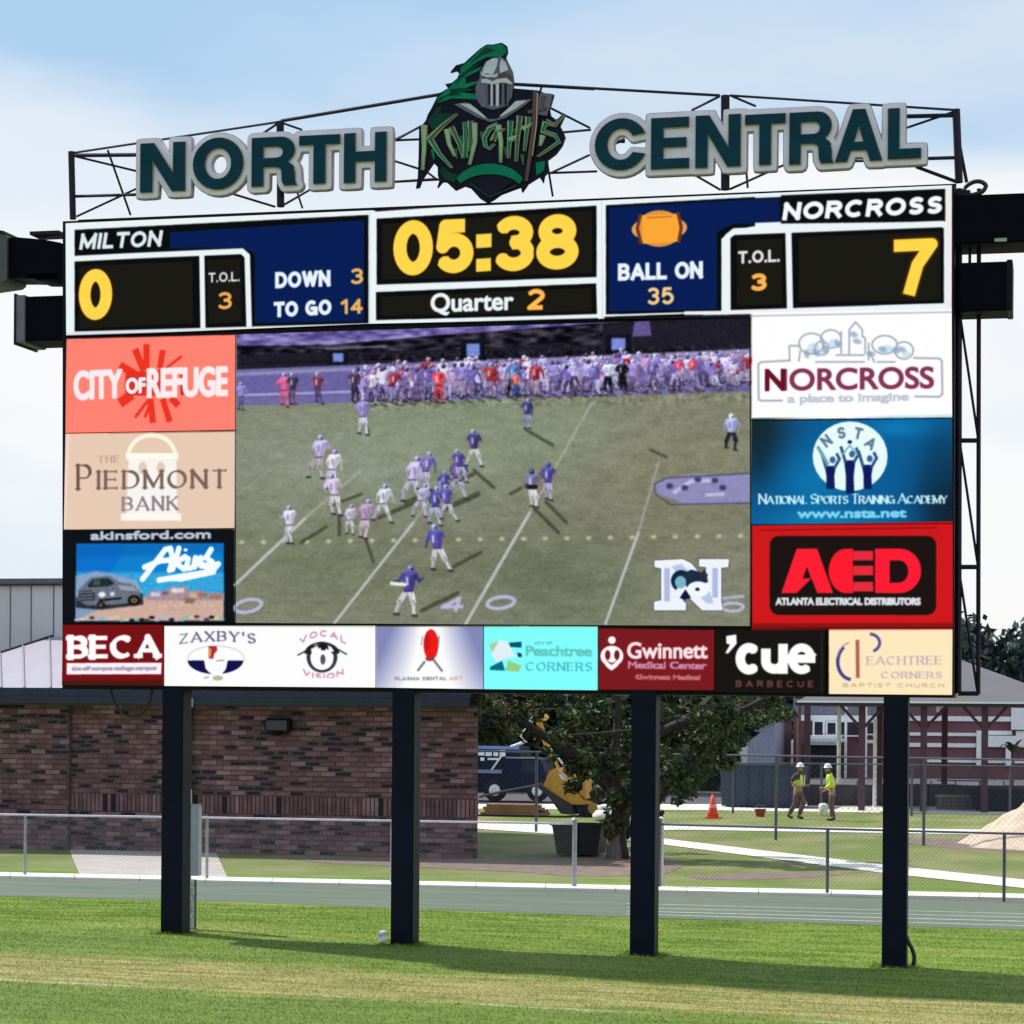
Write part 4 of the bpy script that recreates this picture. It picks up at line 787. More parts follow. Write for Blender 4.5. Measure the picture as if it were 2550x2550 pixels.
def word(name, letters, f, label, off=.078):
    YS = -.02
    outl = []
    for ch, xl, xr, yt, yb in letters:      # box of the letter in frame pixels
        w_, out, holes = LO(ch); a = bxz(f, (xl, yb), YS); b = bxz(f, (xr, yt), YS)
        c = bxz(f, (xr, yb - (xr-xl)*.045), YS)
        sx, sz = (c[0] - a[0]) / w_, (bxz(f, (xl, yt), YS)[1] - a[1])
        sh = (c[1] - a[1]) / (c[0] - a[0])
        M = lambda p: (a[0] + p[0]*sx, a[1] + p[1]*sz + p[0]*sx*sh)
        outl.append((ch, [M(p) for p in out], [[M(p) for p in h] for h in holes]))
    allp = [p for o in outl for p in o[1]]; x0 = min(p[0] for p in allp) - .25; x1 = max(p[0] for p in allp) + .25; z0 = min(p[1] for p in allp) - .25; z1 = max(p[1] for p in allp) + .25
    cell = .0125; nx, nz_ = int((x1-x0)/cell), int((z1-z0)/cell)
    X, Y = np.meshgrid(x0 + np.arange(nx)*cell, z0 + np.arange(nz_)*cell); D = np.full(X.shape, 9.0)
    ins = np.zeros(X.shape, bool)
    for ch, o, hs in outl:
        i_ = inside(o, X, Y)
        for h in hs: i_ ^= inside(h, X, Y)
        ins |= i_
        for P in [o] + hs:
            for i in range(len(P)):
                A0, B0 = np.array(P[i]), np.array(P[(i+1) % len(P)]); d = B0 - A0; L2 = d @ d or 1e-12
                t = np.clip(((X-A0[0])*d[0] + (Y-A0[1])*d[1]) / L2, 0, 1); D = np.minimum(D, np.hypot(X-A0[0]-t*d[0], Y-A0[1]-t*d[1]) if ch in 'OCRA' else np.maximum(np.abs(X-A0[0]-t*d[0]), np.abs(Y-A0[1]-t*d[1]))*.7 + .3*np.hypot(X-A0[0]-t*d[0], Y-A0[1]-t*d[1]))
    D[ins] = -D[ins]
    cx, cz = (x0+x1)/2, z0+.25
    root = empty(name, (cx, YS, cz), label=label, cat='sign letters', group='words of the school name on top')
    L = contours(-D, -off, cell, x0, z0); outer = [l for l in L]
    plate('backing', outer[0], YS+.035, .07, M_signback, root, holes=outer[1:])
    L = contours(-D, -off-.014, cell, x0, z0)
    plate('edge_band', L[0], YS+.055, .09, M_signedge, root, holes=L[1:])
    for ch, o, hs in outl:
        tr = contours(-dist_to(o, hs, X, Y), -.009, cell, x0, z0)
        lt = plate('letter', o, YS-.012, .046, M_teal, root, holes=hs)
        plate('trim', tr[0], YS+.004, .03, M_gold, lt, holes=tr[1:])
def dist_to(o, hs, X, Y):
    D = np.full(X.shape, 9.0); i_ = inside(o, X, Y)
    for h in hs: i_ ^= inside(h, X, Y)
    for P in [o] + hs:
        for i in range(len(P)):
            A0, B0 = np.array(P[i]), np.array(P[(i+1) % len(P)]); d = B0 - A0; L2 = d @ d or 1e-12
            t = np.clip(((X-A0[0])*d[0] + (Y-A0[1])*d[1]) / L2, 0, 1); D = np.minimum(D, np.hypot(X-A0[0]-t*d[0], Y-A0[1]-t*d[1]))
    D[i_] = -D[i_]; return D
word('school_sign', [('N',482,696,403,636),('O',735,976,384,622),('R',1018,1226,376,608),('T',1246,1440,366,597),('H',1462,1664,354,590)], T1, 'raised dark teal letters NORTH on pale outlined backing')
word('school_sign', [('C',137,345,203,410),('E',372,530,194,406),('N',558,745,184,400),('T',765,932,180,390),('R',950,1128,171,386),('A',1142,1338,160,376),('L',1363,1500,153,364)], T3, 'raised dark teal letters CENTRAL on pale outlined backing')

# ------------------------------------------------------------------ crest with helmeted knight
YC = -.04
c0 = bxz(T2, (940, 1600), YC)
crest = empty('crest_sign', (c0[0], YC, c0[1]), label='green and grey crest with a plumed knight helmet between the two words', cat='emblem sign')
Mc = lambda n, c, **k: mat('crest_' + n, c, .55, var=.15, scale=5, spec=.12, **k)
K_nav, K_gr, K_grd, K_lg, K_mg, K_dg = Mc('navy', (.008,.007,.022)), Mc('green', (.0,.20,.105)), Mc('deep_green', (.004,.05,.035)), Mc('light_grey', (.60,.60,.70)), Mc('grey', (.16,.145,.22)), Mc('dark', (.012,.01,.02))
K_be, K_pale, K_br, K_sage = Mc('beige', (.46,.36,.26)), Mc('pale_green', (.34,.55,.34)), Mc('brown', (.13,.075,.07)), Mc('sage', (.06,.13,.07))
def cp(name, pts, lay, m, th=.012, holes=()):
    return plate(name, [bxz(T2, p, YC) for p in pts], YC - lay, th + lay * .0 + .01, m, crest, holes=[[bxz(T2, p, YC) for p in h] for h in holes])
back = [(1095,190),(1088,130),(1040,100),(960,118),(895,118),(830,160),(740,240),(680,296),(600,318),(545,385),(600,368),(632,400),(610,445),(560,488),(495,500),(522,540),(430,595),(400,660),(360,740),(330,790),(310,850),(245,930),(240,1200),(232,1400),(215,1500),(245,1490),(272,1415),(330,1330),(380,1255),(425,1300),(425,1380),(440,1430),(420,1495),(465,1440),(505,1440),(590,1520),(680,1480),(740,1500),(830,1600),(900,1642),(960,1610),(1030,1560),(1190,1500),(1225,1490),(1235,1540),(1290,1460),(1400,1390),(1438,1450),(1450,1380),(1490,1340),(1480,1230),(1560,1170),(1620,1090),(1650,1010),(1632,960),(1600,900),(1650,790),(1560,840),(1510,800),(1500,740),(1542,600),(1460,588),(1390,560),(1330,555),(1150,540),(1152,450),(1140,370),(1075,240)]
plate('back_plate', [bxz(T2, p, YC) for p in back], YC, .07, K_nav, crest)
cp('plume', [(1085,200),(1080,150),(1040,112),(970,130),(905,132),(830,180),(740,270),(650,345),(640,420),(570,505),(520,555),(430,630),(415,690),(560,640),(800,650),(800,600),(640,580),(700,540),(800,500),(820,470),(700,500),(690,440),(830,370),(850,330),(700,400),(760,320),(900,240),(1040,240)], .018, K_gr)
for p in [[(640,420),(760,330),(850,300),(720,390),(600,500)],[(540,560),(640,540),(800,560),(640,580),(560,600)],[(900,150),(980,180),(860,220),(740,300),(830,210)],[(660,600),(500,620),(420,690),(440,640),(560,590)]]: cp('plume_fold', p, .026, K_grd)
cp('helmet', [(890,290),(960,250),(1040,240),(1090,280),(1135,350),(1150,420),(1155,500),(1140,630),(1080,720),(960,750),(850,720),(800,650),(790,540),(830,450),(840,380)], .024, K_mg)
cp('helmet_crown', [(900,290),(960,258),(1010,260),(1000,330),(960,420),(900,400),(860,410),(870,350)], .032, K_lg); cp('helmet_crown', [(1040,262),(1085,300),(1110,370),(1030,400),(1025,330)], .032, K_lg)
cp('brow', [(845,380),(870,410),(960,420),(1010,400),(1000,440),(900,440),(850,420)], .040, K_lg); cp('brow', [(1020,420),(1060,390),(1145,430),(1148,490),(1100,440),(1030,450)], .040, K_br)
for x, wd in [(950,10),(1005,16),(1060,9),(900,6),(1105,6)]: cp('visor_bar', [(x-wd,490),(x+wd,488),(x+wd*.8,720),(x-wd*.8,720)], .040, K_lg if wd > 9 else K_mg)
for x in (925,978,1034,1084): cp('visor_slot', [(x-9,500),(x+9,498),(x+6,700),(x-6,700)], .034, K_dg)
cp('visor_top', [(850,460),(900,455),(960,480),(1000,460),(1090,445),(1145,490),(1140,510),(1060,490),(960,510),(850,490)], .040, K_lg)
cp('collar', [(590,700),(700,680),(800,740),(920,840),(1000,840),(1100,740),(1200,660),(1340,650),(1250,720),(1080,830),(940,870),(800,820),(640,730)], .030, K_mg)
cp('collar_edge', [(640,695),(740,695),(800,740),(900,830),(880,830),(760,760)], .038, K_lg); cp('collar_edge', [(1180,670),(1290,665),(1180,740),(1040,820),(1030,810),(1100,750)], .038, K_lg)
cp('banner_green', [(330,860),(420,740),(470,700),(440,780),(600,790),(520,880),(380,940)], .018, K_grd)
def stroke(pts, w0, w1, m, lay, name='letter'):
    P = [Vector(p) for p in pts]; L = []; R = []
    for i, p in enumerate(P):
        a, b = P[max(0, i-1)], P[min(len(P)-1, i+1)]; d = (b-a).normalized(); n = Vector((-d.y, d.x)); w = w0 + (w1-w0)*i/(len(P)-1)
        L.append(tuple(p + n*w/2)); R.append(tuple(p - n*w/2))
    cp(name, L + R[::-1], lay, m)
LT = [ [(300,900),(300,1120),(290,1330)],[(340,1040),(480,900),(620,790)],[(360,1040),(450,1180),(570,1310)], [(520,940),(540,1080),(600,1200)],[(560,920),(640,1080),(680,1220)],[(690,1210),(700,1050),(690,870)],
  [(780,880),(790,1060),(740,1280)],[(740,860),(750,1000),(740,1150)], [(1010,900),(930,930),(880,1020),(890,1100),(930,1130),(980,1080)],[(1010,900),(1040,1060),(1040,1260)],[(960,1050),(1000,960),(1080,940)],
  [(1130,860),(1120,1060),(1120,1220)],[(1120,1040),(1220,1000)],[(1220,810),(1200,1020),(1190,1250)], [(1300,820),(1290,950),(1270,1150)],[(1250,940),(1350,880)],
  [(1470,870),(1560,900),(1640,800)],[(1470,870),(1440,960),(1560,1000),(1600,1060),(1500,1130),(1400,1200)],[(1440,1000),(1420,1100)] ]
for i, s_ in enumerate(LT):
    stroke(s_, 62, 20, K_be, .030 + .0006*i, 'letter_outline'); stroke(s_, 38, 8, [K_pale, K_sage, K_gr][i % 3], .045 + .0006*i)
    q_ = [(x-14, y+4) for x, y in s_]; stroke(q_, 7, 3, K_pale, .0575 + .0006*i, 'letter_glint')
cp('ribbon', ellp(930,1520,350,250,0,205,335,20) + ellp(930,1560,330,190,0,330,212,20), .030, K_gr)
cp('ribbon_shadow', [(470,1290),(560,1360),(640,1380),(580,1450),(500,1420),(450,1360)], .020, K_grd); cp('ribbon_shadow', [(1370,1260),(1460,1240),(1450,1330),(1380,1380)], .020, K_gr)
cp('shield_tip', [(760,1440),(860,1380),(960,1365),(1060,1380),(1160,1440),(1040,1520),(930,1590)], .020, K_nav); stroke([(740,1460),(930,1590),(1190,1480)], 20, 14, K_grd, .034, 'shield_edge')
stroke([(1375,580),(1360,900),(1320,1200),(1285,1440)], 46, 30, K_br, .062, 'sword'); stroke([(1395,600),(1385,900),(1345,1200)], 12, 8, K_be, .070, 'sword_edge'); stroke([(1300,780),(1480,740)], 34, 24, K_br, .066, 'sword_guard')
cp('scroll', [(1420,590),(1535,600),(1500,740),(1480,810),(1400,800),(1400,650)], .040, K_mg); cp('scroll', [(1430,620),(1470,620),(1450,720),(1430,720)], .048, K_br)
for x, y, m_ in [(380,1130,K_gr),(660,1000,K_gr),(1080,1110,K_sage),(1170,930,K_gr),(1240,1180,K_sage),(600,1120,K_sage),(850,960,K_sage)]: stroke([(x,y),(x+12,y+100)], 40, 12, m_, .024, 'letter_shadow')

# ------------------------------------------------------------------ ground
def grass_mat(name, blade):
    m = bpy.data.materials.new(name); m.use_nodes = True; t = m.node_tree; b = t.nodes['Principled BSDF']
    N = t.nodes.new; L = t.links.new
    co = N('ShaderNodeTexCoord'); sp = N('ShaderNodeSeparateXYZ'); L(co.outputs['Object'], sp.inputs[0])
    def noise(scale, st=(1, 1, 1), det=5):
        mp_ = N('ShaderNodeMapping'); mp_.inputs['Scale'].default_value = st; L(co.outputs['Object'], mp_.inputs[0])
        n = N('ShaderNodeTexNoise'); n.inputs['Scale'].default_value = scale; n.inputs['Detail'].default_value = det; L(mp_.outputs[0], n.inputs['Vector']); return n.outputs['Fac']
    def mathn(op, a, b_=None, clamp=False):
        n = N('ShaderNodeMath'); n.operation = op; n.use_clamp = clamp
        for i, v in enumerate((a, b_)):
            if v is None: continue
            if isinstance(v, (int, float)): n.inputs[i].default_value = v
            else: L(v, n.inputs[i])
        return n.outputs[0]
    def ramp(v, a, b_):
        n = N('ShaderNodeMapRange'); n.interpolation_type = 'SMOOTHSTEP'; L(v, n.inputs[0]); n.inputs[1].default_value = a; n.inputs[2].default_value = b_; return n.outputs[0]
    def mix(f, c1, c2):
        n = N('ShaderNodeMix'); n.data_type = 'RGBA'; L(f, n.inputs['Factor'])
        for s_, c in (('A', c1), ('B', c2)):
            i = [q for q in n.inputs if q.name == s_ and q.type == 'RGBA'][0]
            if isinstance(c, tuple): i.default_value = (*c, 1)
            else: L(c, i)
        return [q for q in n.outputs if q.type == 'RGBA'][0]
    yw = mathn('ADD', sp.outputs[1], mathn('ADD', mathn('MULTIPLY', mathn('SUBTRACT', noise(.9, (.2, 1, 1)), .5), 2.0), mathn('MULTIPLY', mathn('SUBTRACT', noise(5, (.2, 1, 1)), .5), .8)))
    green = mix(ramp(noise(2.2, (.3, 1.4, 1)), .35, .68), (.105, .180, .020), (.205, .285, .044))
    green = mix(ramp(noise(.35, (.5, 1, 1)), .5, .75), green, (.29, .315, .085))
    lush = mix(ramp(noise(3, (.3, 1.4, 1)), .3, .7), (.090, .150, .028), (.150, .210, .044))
    tan_ = mix(ramp(noise(2.8, (.3, 1.6, 1)), .32, .68), (.19, .20, .055), (.40, .33, .14))
    band = mathn('MULTIPLY', ramp(yw, -6.3, -5.7), mathn('SUBTRACT', 1.0, ramp(yw, -3.7, -2.9)))
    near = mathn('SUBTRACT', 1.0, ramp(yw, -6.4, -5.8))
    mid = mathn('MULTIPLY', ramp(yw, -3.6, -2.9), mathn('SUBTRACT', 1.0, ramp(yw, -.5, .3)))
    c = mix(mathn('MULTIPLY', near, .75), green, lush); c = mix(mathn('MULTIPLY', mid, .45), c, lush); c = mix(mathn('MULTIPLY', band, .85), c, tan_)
    l1 = mathn('MULTIPLY', ramp(sp.outputs[1], -6.14, -6.06), mathn('SUBTRACT', 1.0, ramp(sp.outputs[1], -6.0, -5.92)))
    l1 = mathn('MULTIPLY', l1, ramp(noise(1.2, (.6, 1, 1)), .45, .6))
    c = mix(mathn('MULTIPLY', l1, .7), c, (.42, .44, .30))
    far = ramp(sp.outputs[1], 12.0, 16.0)
    c = mix(mathn('MULTIPLY', far, .8), c, mix(ramp(noise(.5, (1, .5, 1)), .4, .62), (.15, .185, .052), (.26, .24, .12)))
    vf = noise(60 if not blade else 25, det=2); hs = N('ShaderNodeHueSaturation'); L(c, hs.inputs['Color'])
    mr = N('ShaderNodeMapRange'); L(vf, mr.inputs[0]); mr.inputs[1].default_value = .25; mr.inputs[2].default_value = .75; mr.inputs[3].default_value = .72; mr.inputs[4].default_value = 1.28
    L(mr.outputs[0], hs.inputs['Value']); L(hs.outputs[0], b.inputs['Base Color'])
    b.inputs['Roughness'].default_value = .8; b.inputs['Specular IOR Level'].default_value = .15
    if blade:
        tr = N('ShaderNodeBsdfTranslucent'); L(hs.outputs[0], tr.inputs[0]); ms = N('ShaderNodeMixShader'); ms.inputs[0].default_value = .45; L(b.outputs[0], ms.inputs[1]); L(tr.outputs[0], ms.inputs[2]); L(ms.outputs[0], t.nodes['Material Output'].inputs[0])
    else:
        bp = N('ShaderNodeBump'); bp.inputs['Strength'].default_value = .5; bp.inputs['Distance'].default_value = .03; L(noise(22, det=4), bp.inputs['Height']); L(bp.outputs[0], b.inputs['Normal'])
    return m
M_lawn = grass_mat('lawn', False); M_blade = grass_mat('grass_blades', True)
xs = [-1500, -400, -120, -60, -30] + list(range(-14, 15)) + [30, 60, 120, 400, 1500]; ys = [-400, -60, -30, -12, 1] + [1 + .25*i for i in range(1, 12)] + [4, 12, 40, 100, 400, 2500]
v = [(x, y, gh(x, y)) for y in ys for x in xs]; nX = len(xs)
f = [(j*nX+i, j*nX+i+1, (j+1)*nX+i+1, (j+1)*nX+i) for j in range(len(ys)-1) for i in range(nX-1)]
me = bpy.data.meshes.new('ground'); me.from_pydata(v, [], f); me.materials.append(M_lawn)
o = bpy.data.objects.new('ground', me); C.objects.link(o); tag(o, kind='structure')
def sheet(name, pts, z, m, px=True, thick=0.0):
    P = [gd(*p) for p in pts] if px else [Vector((p[0], p[1], 0)) for p in pts]
    zt = z + thick; me = bpy.data.meshes.new(name); n = len(P)
    ar = sum(P[i].x*P[(i+1) % n].y - P[(i+1) % n].x*P[i].y for i in range(n))
    if ar < 0: P = P[::-1]
    vs = [(p.x, p.y, zt) for p in P]; fs = [tuple(range(n))]
    if thick:
        vs += [(p.x, p.y, -.02) for p in P]; fs += [(i, i+n, (i+1) % n + n, (i+1) % n) for i in range(n)]
    me.from_pydata(vs, [], fs); me.materials.append(m); o = bpy.data.objects.new(name, me); C.objects.link(o); return tag(o, kind='structure')
M_track = mat('track_surface', (.080, .118, .088), .85, col2=(.135, .155, .105), scale=1.2, bump=.3, bscale=60, stretch=(.3, 1.5, 1))
M_line = mat('lane_paint', (.62, .66, .58), .8, var=.25, scale=5)
M_dirt = mat('bare_soil', (.15, .10, .085), .95, col2=(.26, .19, .15), scale=3, bump=.6)
M_asph = mat('lot_asphalt', (.085, .080, .092), .9, var=.25, scale=.8)
sheet('running_track', [(-700,2204),(0,2231),(630,2248),(1275,2273),(1900,2296),(2550,2316),(3300,2342),(3300,2262),(2550,2242),(0,2186),(-700,2168)], .004, M_track)
for i, (a, b, c_) in enumerate([(2251,2277,.05),(2261,2286,.05),(2270,2296,.07),(2277,2307,.06)]):
    A0, B0 = gd(1560, a), gd(3000, b + (b-a)*.44); d = Vector((0, c_, 0))
    me = bpy.data.meshes.new('lane_line'); me.from_pydata([(A0.x, A0.y, .008), (B0.x, B0.y, .008), (B0.x, B0.y + c_, .008), (A0.x, A0.y + c_, .008)], [], [(0, 1, 2, 3)]); me.materials.append(M_line)
    o = bpy.data.objects.new('lane_line', me); C.objects.link(o); tag(o, kind='structure')
# white kerb, cast in lengths
K0_, K1_ = gd(-600, 2174), gd(3200, 2257); K2_, K3_ = gd(-600, 2165), gd(3200, 2246)
me = bpy.data.meshes.new('kerb_strip'); nk = 22; vv = []; ff = []
for i in range(nk):
    t0, t1 = i / nk + .0002, (i+1) / nk - .0002
    q = [K0_.lerp(K1_, t0), K0_.lerp(K1_, t1), K2_.lerp(K3_, t1), K2_.lerp(K3_, t0)]; n = len(vv)
    vv += [(p.x, p.y, .05) for p in q] + [(p.x, p.y, -.03) for p in q]; ff += [(n,n+1,n+2,n+3),(n,n+4,n+5,n+1),(n+1,n+5,n+6,n+2),(n+2,n+6,n+7,n+3),(n+3,n+7,n+4,n)]
me.from_pydata(vv, [], ff); me.materials.append(M_kerb); o = bpy.data.objects.new('kerb_strip', me); C.objects.link(o); tag(o, kind='structure')
sheet('concrete_apron', [(198,2179),(172,2116),(535,2118),(566,2185)], .012, mat('apron_concrete', (.46,.41,.38), .85, var=.12, scale=1.2, bump=.2))
sheet('soil_bed', [(690,2134),(1190,2138),(1300,2140),(1480,2136),(1660,2140),(1700,2160),(1640,2184),(1400,2182),(1290,2172),(1000,2158),(800,2150)], .006, M_dirt)
sheet('footpath', [(1560,2080),(1642,2088),(2200,2155),(2550,2192),(3300,2262),(3300,2290),(2550,2213),(2200,2175),(1642,2103),(1540,2092)], .014, M_kerb)
sheet('footpath', [(1050,2041),(1190,2045),(1693,2056),(2440,2067),(2440,2079),(1693,2067),(1369,2077),(1190,2065),(1050,2056)], .014, M_kerb)
sheet('road', [(1000,2003),(1780,2003),(2550,2006),(3600,2010),(3600,2046),(2550,2030),(2200,2024),(1780,2018),(1000,2013)], .01, M_kerb)
sheet('construction_lot', [(-200,2003),(1000,2002.5),(1780,2002.5),(2550,2005.5),(3600,2009),(3600,1850),(-200,1850)], .006, M_asph)
sheet('worn_soil', [(1700,2180),(1900,2172),(2160,2172),(2050,2184),(1860,2192),(1740,2190)], .005, M_dirt)
sheet('worn_soil', [(2260,2086),(2420,2092),(2600,2110),(2600,2124),(2380,2116),(2250,2098)], .005, M_dirt)

# short blades of grass over the near lawn
rg = np.random.RandomState(11); NB = 300000
bx = rg.uniform(-16, 11.5, NB); by = rg.uniform(-9.5, 6.6, NB) ; 
e0, e1 = gd(0, 2231), gd(2550, 2316); lim = e0.y + (bx - e0.x) * (e1.y - e0.y) / (e1.x - e0.x)
keep = (by < lim - .03) & (np.abs(bx - (CL.x + (by - CL.y) * -math.tan(YAW))) < (by - CL.y) * .40); bx, by = bx[keep], by[keep]; NB = len(bx)
bz = -.016 * np.clip(bx, -14, 14) * np.clip(1 - (by - 1) / 3, 0, 1)
hh = rg.uniform(.010, .026, NB); an = rg.uniform(0, math.pi, NB); wv = rg.uniform(.003, .007, NB); lx, ly = rg.normal(0, .014, NB), rg.normal(0, .014, NB)
V = np.zeros((NB, 3, 3), np.float32)
V[:, 0] = np.stack([bx - np.cos(an)*wv, by - np.sin(an)*wv, bz], 1); V[:, 1] = np.stack([bx + np.cos(an)*wv, by + np.sin(an)*wv, bz], 1); V[:, 2] = np.stack([bx + lx, by + ly, bz + hh], 1)
def tri_mesh(name, V, nper, m):
    n = len(V); me = bpy.data.meshes.new(name); me.vertices.add(n*nper); me.vertices.foreach_set('co', V.reshape(-1)); me.loops.add(n*nper)
    me.loops.foreach_set('vertex_index', np.arange(n*nper, dtype=np.int32)); me.polygons.add(n); me.polygons.foreach_set('loop_start', np.arange(0, n*nper, nper, dtype=np.int32)); me.polygons.foreach_set('loop_total', np.full(n, nper, np.int32))
    for q in (m if isinstance(m, (list, tuple)) else [m]): me.materials.append(q)
    me.update(calc_edges=True); me.validate(); return me
o = bpy.data.objects.new('grass', tri_mesh('grass', V, 3, M_blade)); C.objects.link(o); tag(o, 'short mown grass blades over the field below the scoreboard', 'grass', kind='stuff')

# rank tufts left unmown round the foot of each post
tq = []
for (x0, x1, yb) in [(398,450,2331),(971,1026,2352),(1567,1628,2377),(2195,2256,2408)]:
    a, b = pl(x0, yb, -.02), pl(x1, yb, -.02); n = 500
    X = rg.uniform(a.x - .16, b.x + .16, n); Yq = rg.uniform(-.2, .55, n); k_ = (X < a.x - .01) | (X > b.x + .01) | (Yq < -.01) | (Yq > .37); X, Yq = X[k_], Yq[k_]; n = len(X)
    Z = -.016 * X; H = rg.uniform(.02, .055, n); A3 = rg.uniform(0, 3.14, n); w3 = .006
    T_ = np.zeros((n, 3, 3), np.float32); T_[:, 0] = np.stack([X - np.cos(A3)*w3, Yq - np.sin(A3)*w3, Z], 1); T_[:, 1] = np.stack([X + np.cos(A3)*w3, Yq + np.sin(A3)*w3, Z], 1); T_[:, 2] = np.stack([X + rg.normal(0, .03, n), Yq + rg.normal(0, .03, n), Z + H], 1); tq.append(T_)
o = bpy.data.objects.new('grass_tufts', tri_mesh('grass_tufts', np.concatenate(tq), 3, M_blade)); C.objects.link(o); tag(o, 'longer unmown grass around the feet of the posts', 'grass', kind='stuff')

# ------------------------------------------------------------------ chain-link fences
M_wire = mat('chain_wire', (.30, .30, .33), .5, metal=.3)
def fence(name, label, posts, h, mrail, mpost, group=None, caps=(), rpost=.03, rrail=.021, pitch=.07, wire=.0022, mwire=None, bottom=.03):
    """posts: ground points"""
    root = empty(name, (posts[0].x, posts[0].y, 0), label=label, cat='fence', group=group)
    for i, p in enumerate(posts):
        r = rpost * (1.5 if i in caps else 1)
        mb = MB().tube([(p.x, p.y, -.1), (p.x, p.y, h + (.06 if i in caps else -.01))], r, 10)
        o = mb.build('post', mpost, root)
        if i in caps: MB().lathe((p.x, p.y, h + .05), [(r*1.25, 0), (r*1.25, .03), (r*.7, .06), (.004, .075)], 10).build('post_cap', mpost, o)
    for a, b in zip(posts[:-1], posts[1:]):
        MB().tube([(a.x, a.y, h), (b.x, b.y, h)], rrail, 8).build('top_rail', mrail, root)
    mb = MB()
    for a, b in zip(posts[:-1], posts[1:]):
        L_ = math.hypot(b.x-a.x, b.y-a.y); ux, uy = (b.x-a.x)/L_, (b.y-a.y)/L_; H_ = h - bottom
        n = int((L_ + H_) / pitch); w = wire
        for k in range(n):
            s0 = -H_ + k*pitch
            for dr in (1, -1):
                ua, za, ub, zb = s0, bottom, s0 + H_, h
                if ua < 0: za += -ua; ua = 0
                if ub > L_: zb -= ub - L_; ub = L_
                if ub <= ua: continue
                if dr < 0: ua, ub = L_ - ua, L_ - ub
                mb.add([(a.x+ux*ua-ux*w, a.y+uy*ua, za), (a.x+ux*ua+ux*w, a.y+uy*ua, za), (a.x+ux*ub+ux*w, a.y+uy*ub+.004*dr, zb), (a.x+ux*ub-ux*w, a.y+uy*ub+.004*dr, zb)], [(0, 1, 2, 3)])
    mb.build('chain_mesh', mwire or M_wire, root, kind='stuff'); return root
M_lr = mat('bright_rail', (.62, .58, .64), .5, metal=.1)
fence('chain_link_fence', 'waist-high galvanised chain-link fence in front of the brick building', [gd(-420,2170), gd(62,2184), gd(515,2193), gd(975,2203), gd(1430,2213)], 1.22, M_lr, M_galv, 'waist-high fences along the track', caps=(4,), mwire=M_wire)
fence('chain_link_fence', 'waist-high dark-railed chain-link fence right of the third post', [gd(1640,2214), gd(2060,2230), gd(2500,2246), gd(2960,2258)], 1.22, M_galvd, M_galvd, 'waist-high fences along the track', caps=(0,), mwire=M_galvd, pitch=.08)
# post of the gate opening, lighter than the rest
a = gd(1643, 2213); g_ = empty('gate_post', (a.x, a.y+.08, 0), label='pale galvanised gate post showing just right of the third scoreboard post', cat='post')
MB().tube([(a.x, a.y+.12, -.1), (a.x, a.y+.12, 1.3)], .05, 12).build('tube', M_lr, g_)
MB().lathe((a.x, a.y+.12, 1.3), [(.06, 0), (.06, .03), (.01, .06)], 12).build('cap', M_lr, g_)

# equipment post behind the first scoreboard post
M_pg = mat('pale_painted_steel', (.42, .46, .48), .5, var=.2, scale=12); M_pb = mat('pale_blue_box', (.42, .44, .56), .5, var=.12)
u = empty('utility_post', (pl(466, 2325, .9).x, .9, .06), label='pale utility post with narrow cabinet behind the first scoreboard post', cat='utility post')
def ux(x, y=2200): return pl(x, y, .9).x
zt = lambda y: pl(466, y, .9).z
MB().box(ux(455), ux(473), .86, .96, 0.0, zt(1966)).build('post', M_pg, u, bevel=.006)
MB().box(ux(477), ux(496), .84, 1.0, zt(2180), zt(2006)).build('cabinet', M_pb, u, bevel=.01)
MB().box(ux(472), ux(497), .90, .94, zt(2010), zt(2002)).build('arm', M_pg, u)
mb = MB()
for i in range(17):
    z = zt(2316) + (zt(2188) - zt(2316)) * i / 17; w = random.uniform(-.012, .012)
    mb.quadbox([(ux(460)+w, .80+random.uniform(-.015,.015), z), (ux(487)+w, .80+random.uniform(-.015,.015), z), (ux(487)-w, .80+random.uniform(-.015,.015), z+.041), (ux(460)-w, .80+random.uniform(-.015,.015), z+.041)], (0, .04, 0))
mb.build('torn_wrap', mat('torn_white_wrap', (.30,.30,.33), .7, col2=(.72,.74,.76), scale=26), u)
MB().box(ux(487), ux(490), .85, .9, .05, zt(2190)).build('rod', M_galvd, u)

# ------------------------------------------------------------------ brick building
YW = 20.1
def wx(x, Y=YW, y=1950): return pl(x, y, Y).x
def wz(y, x=600, Y=YW): return pl(x, y, Y).z
bb = empty('brick_building', (wx(600), YW, 0), label='low brown brick building with dark eaves left of the tree', cat='building')
XL, XS, XR = wx(-420), wx(177), wx(1190)
ZE = wz(1756)
M_mort = mat('mortar', (.095, .062, .072), .95, var=.2, scale=4, bump=.2)
BM = [mat('brick_mauve', (.205, .104, .112), .9, var=.3, scale=3.0, bump=.3), mat('brick_brown', (.145, .072, .078), .9, var=.3, scale=3.0, bump=.3), mat('brick_rose', (.27, .155, .155), .9, var=.25, scale=3.0, bump=.3), mat('brick_dark', (.018, .011, .016), .9, var=.3, scale=3.0)]
MB().add([(XL,YW,-.1),(XR,YW,-.1),(XR-3.6,YW+12,-.1),(XL,YW+12,-.1),(XL,YW,ZE+.25),(XR,YW,ZE+.25),(XR-3.6,YW+12,ZE+.25),(XL,YW+12,ZE+.25)], [(0,3,2,1),(4,5,6,7),(0,1,5,4),(1,2,6,5),(2,3,7,6),(3,0,4,7)]).build('wall', M_mort, bb)
MB().box(XL, XS, YW - .12, YW - .002, -.1, ZE + .2).build('pier', M_mort, bb)
MB().box(XS, XR - .01, YW - .004, YW + .01, wz(2025), wz(1983)).build('course_backing', M_dk if False else mat('deep_joint', (.022, .015, .02), .9), bb)
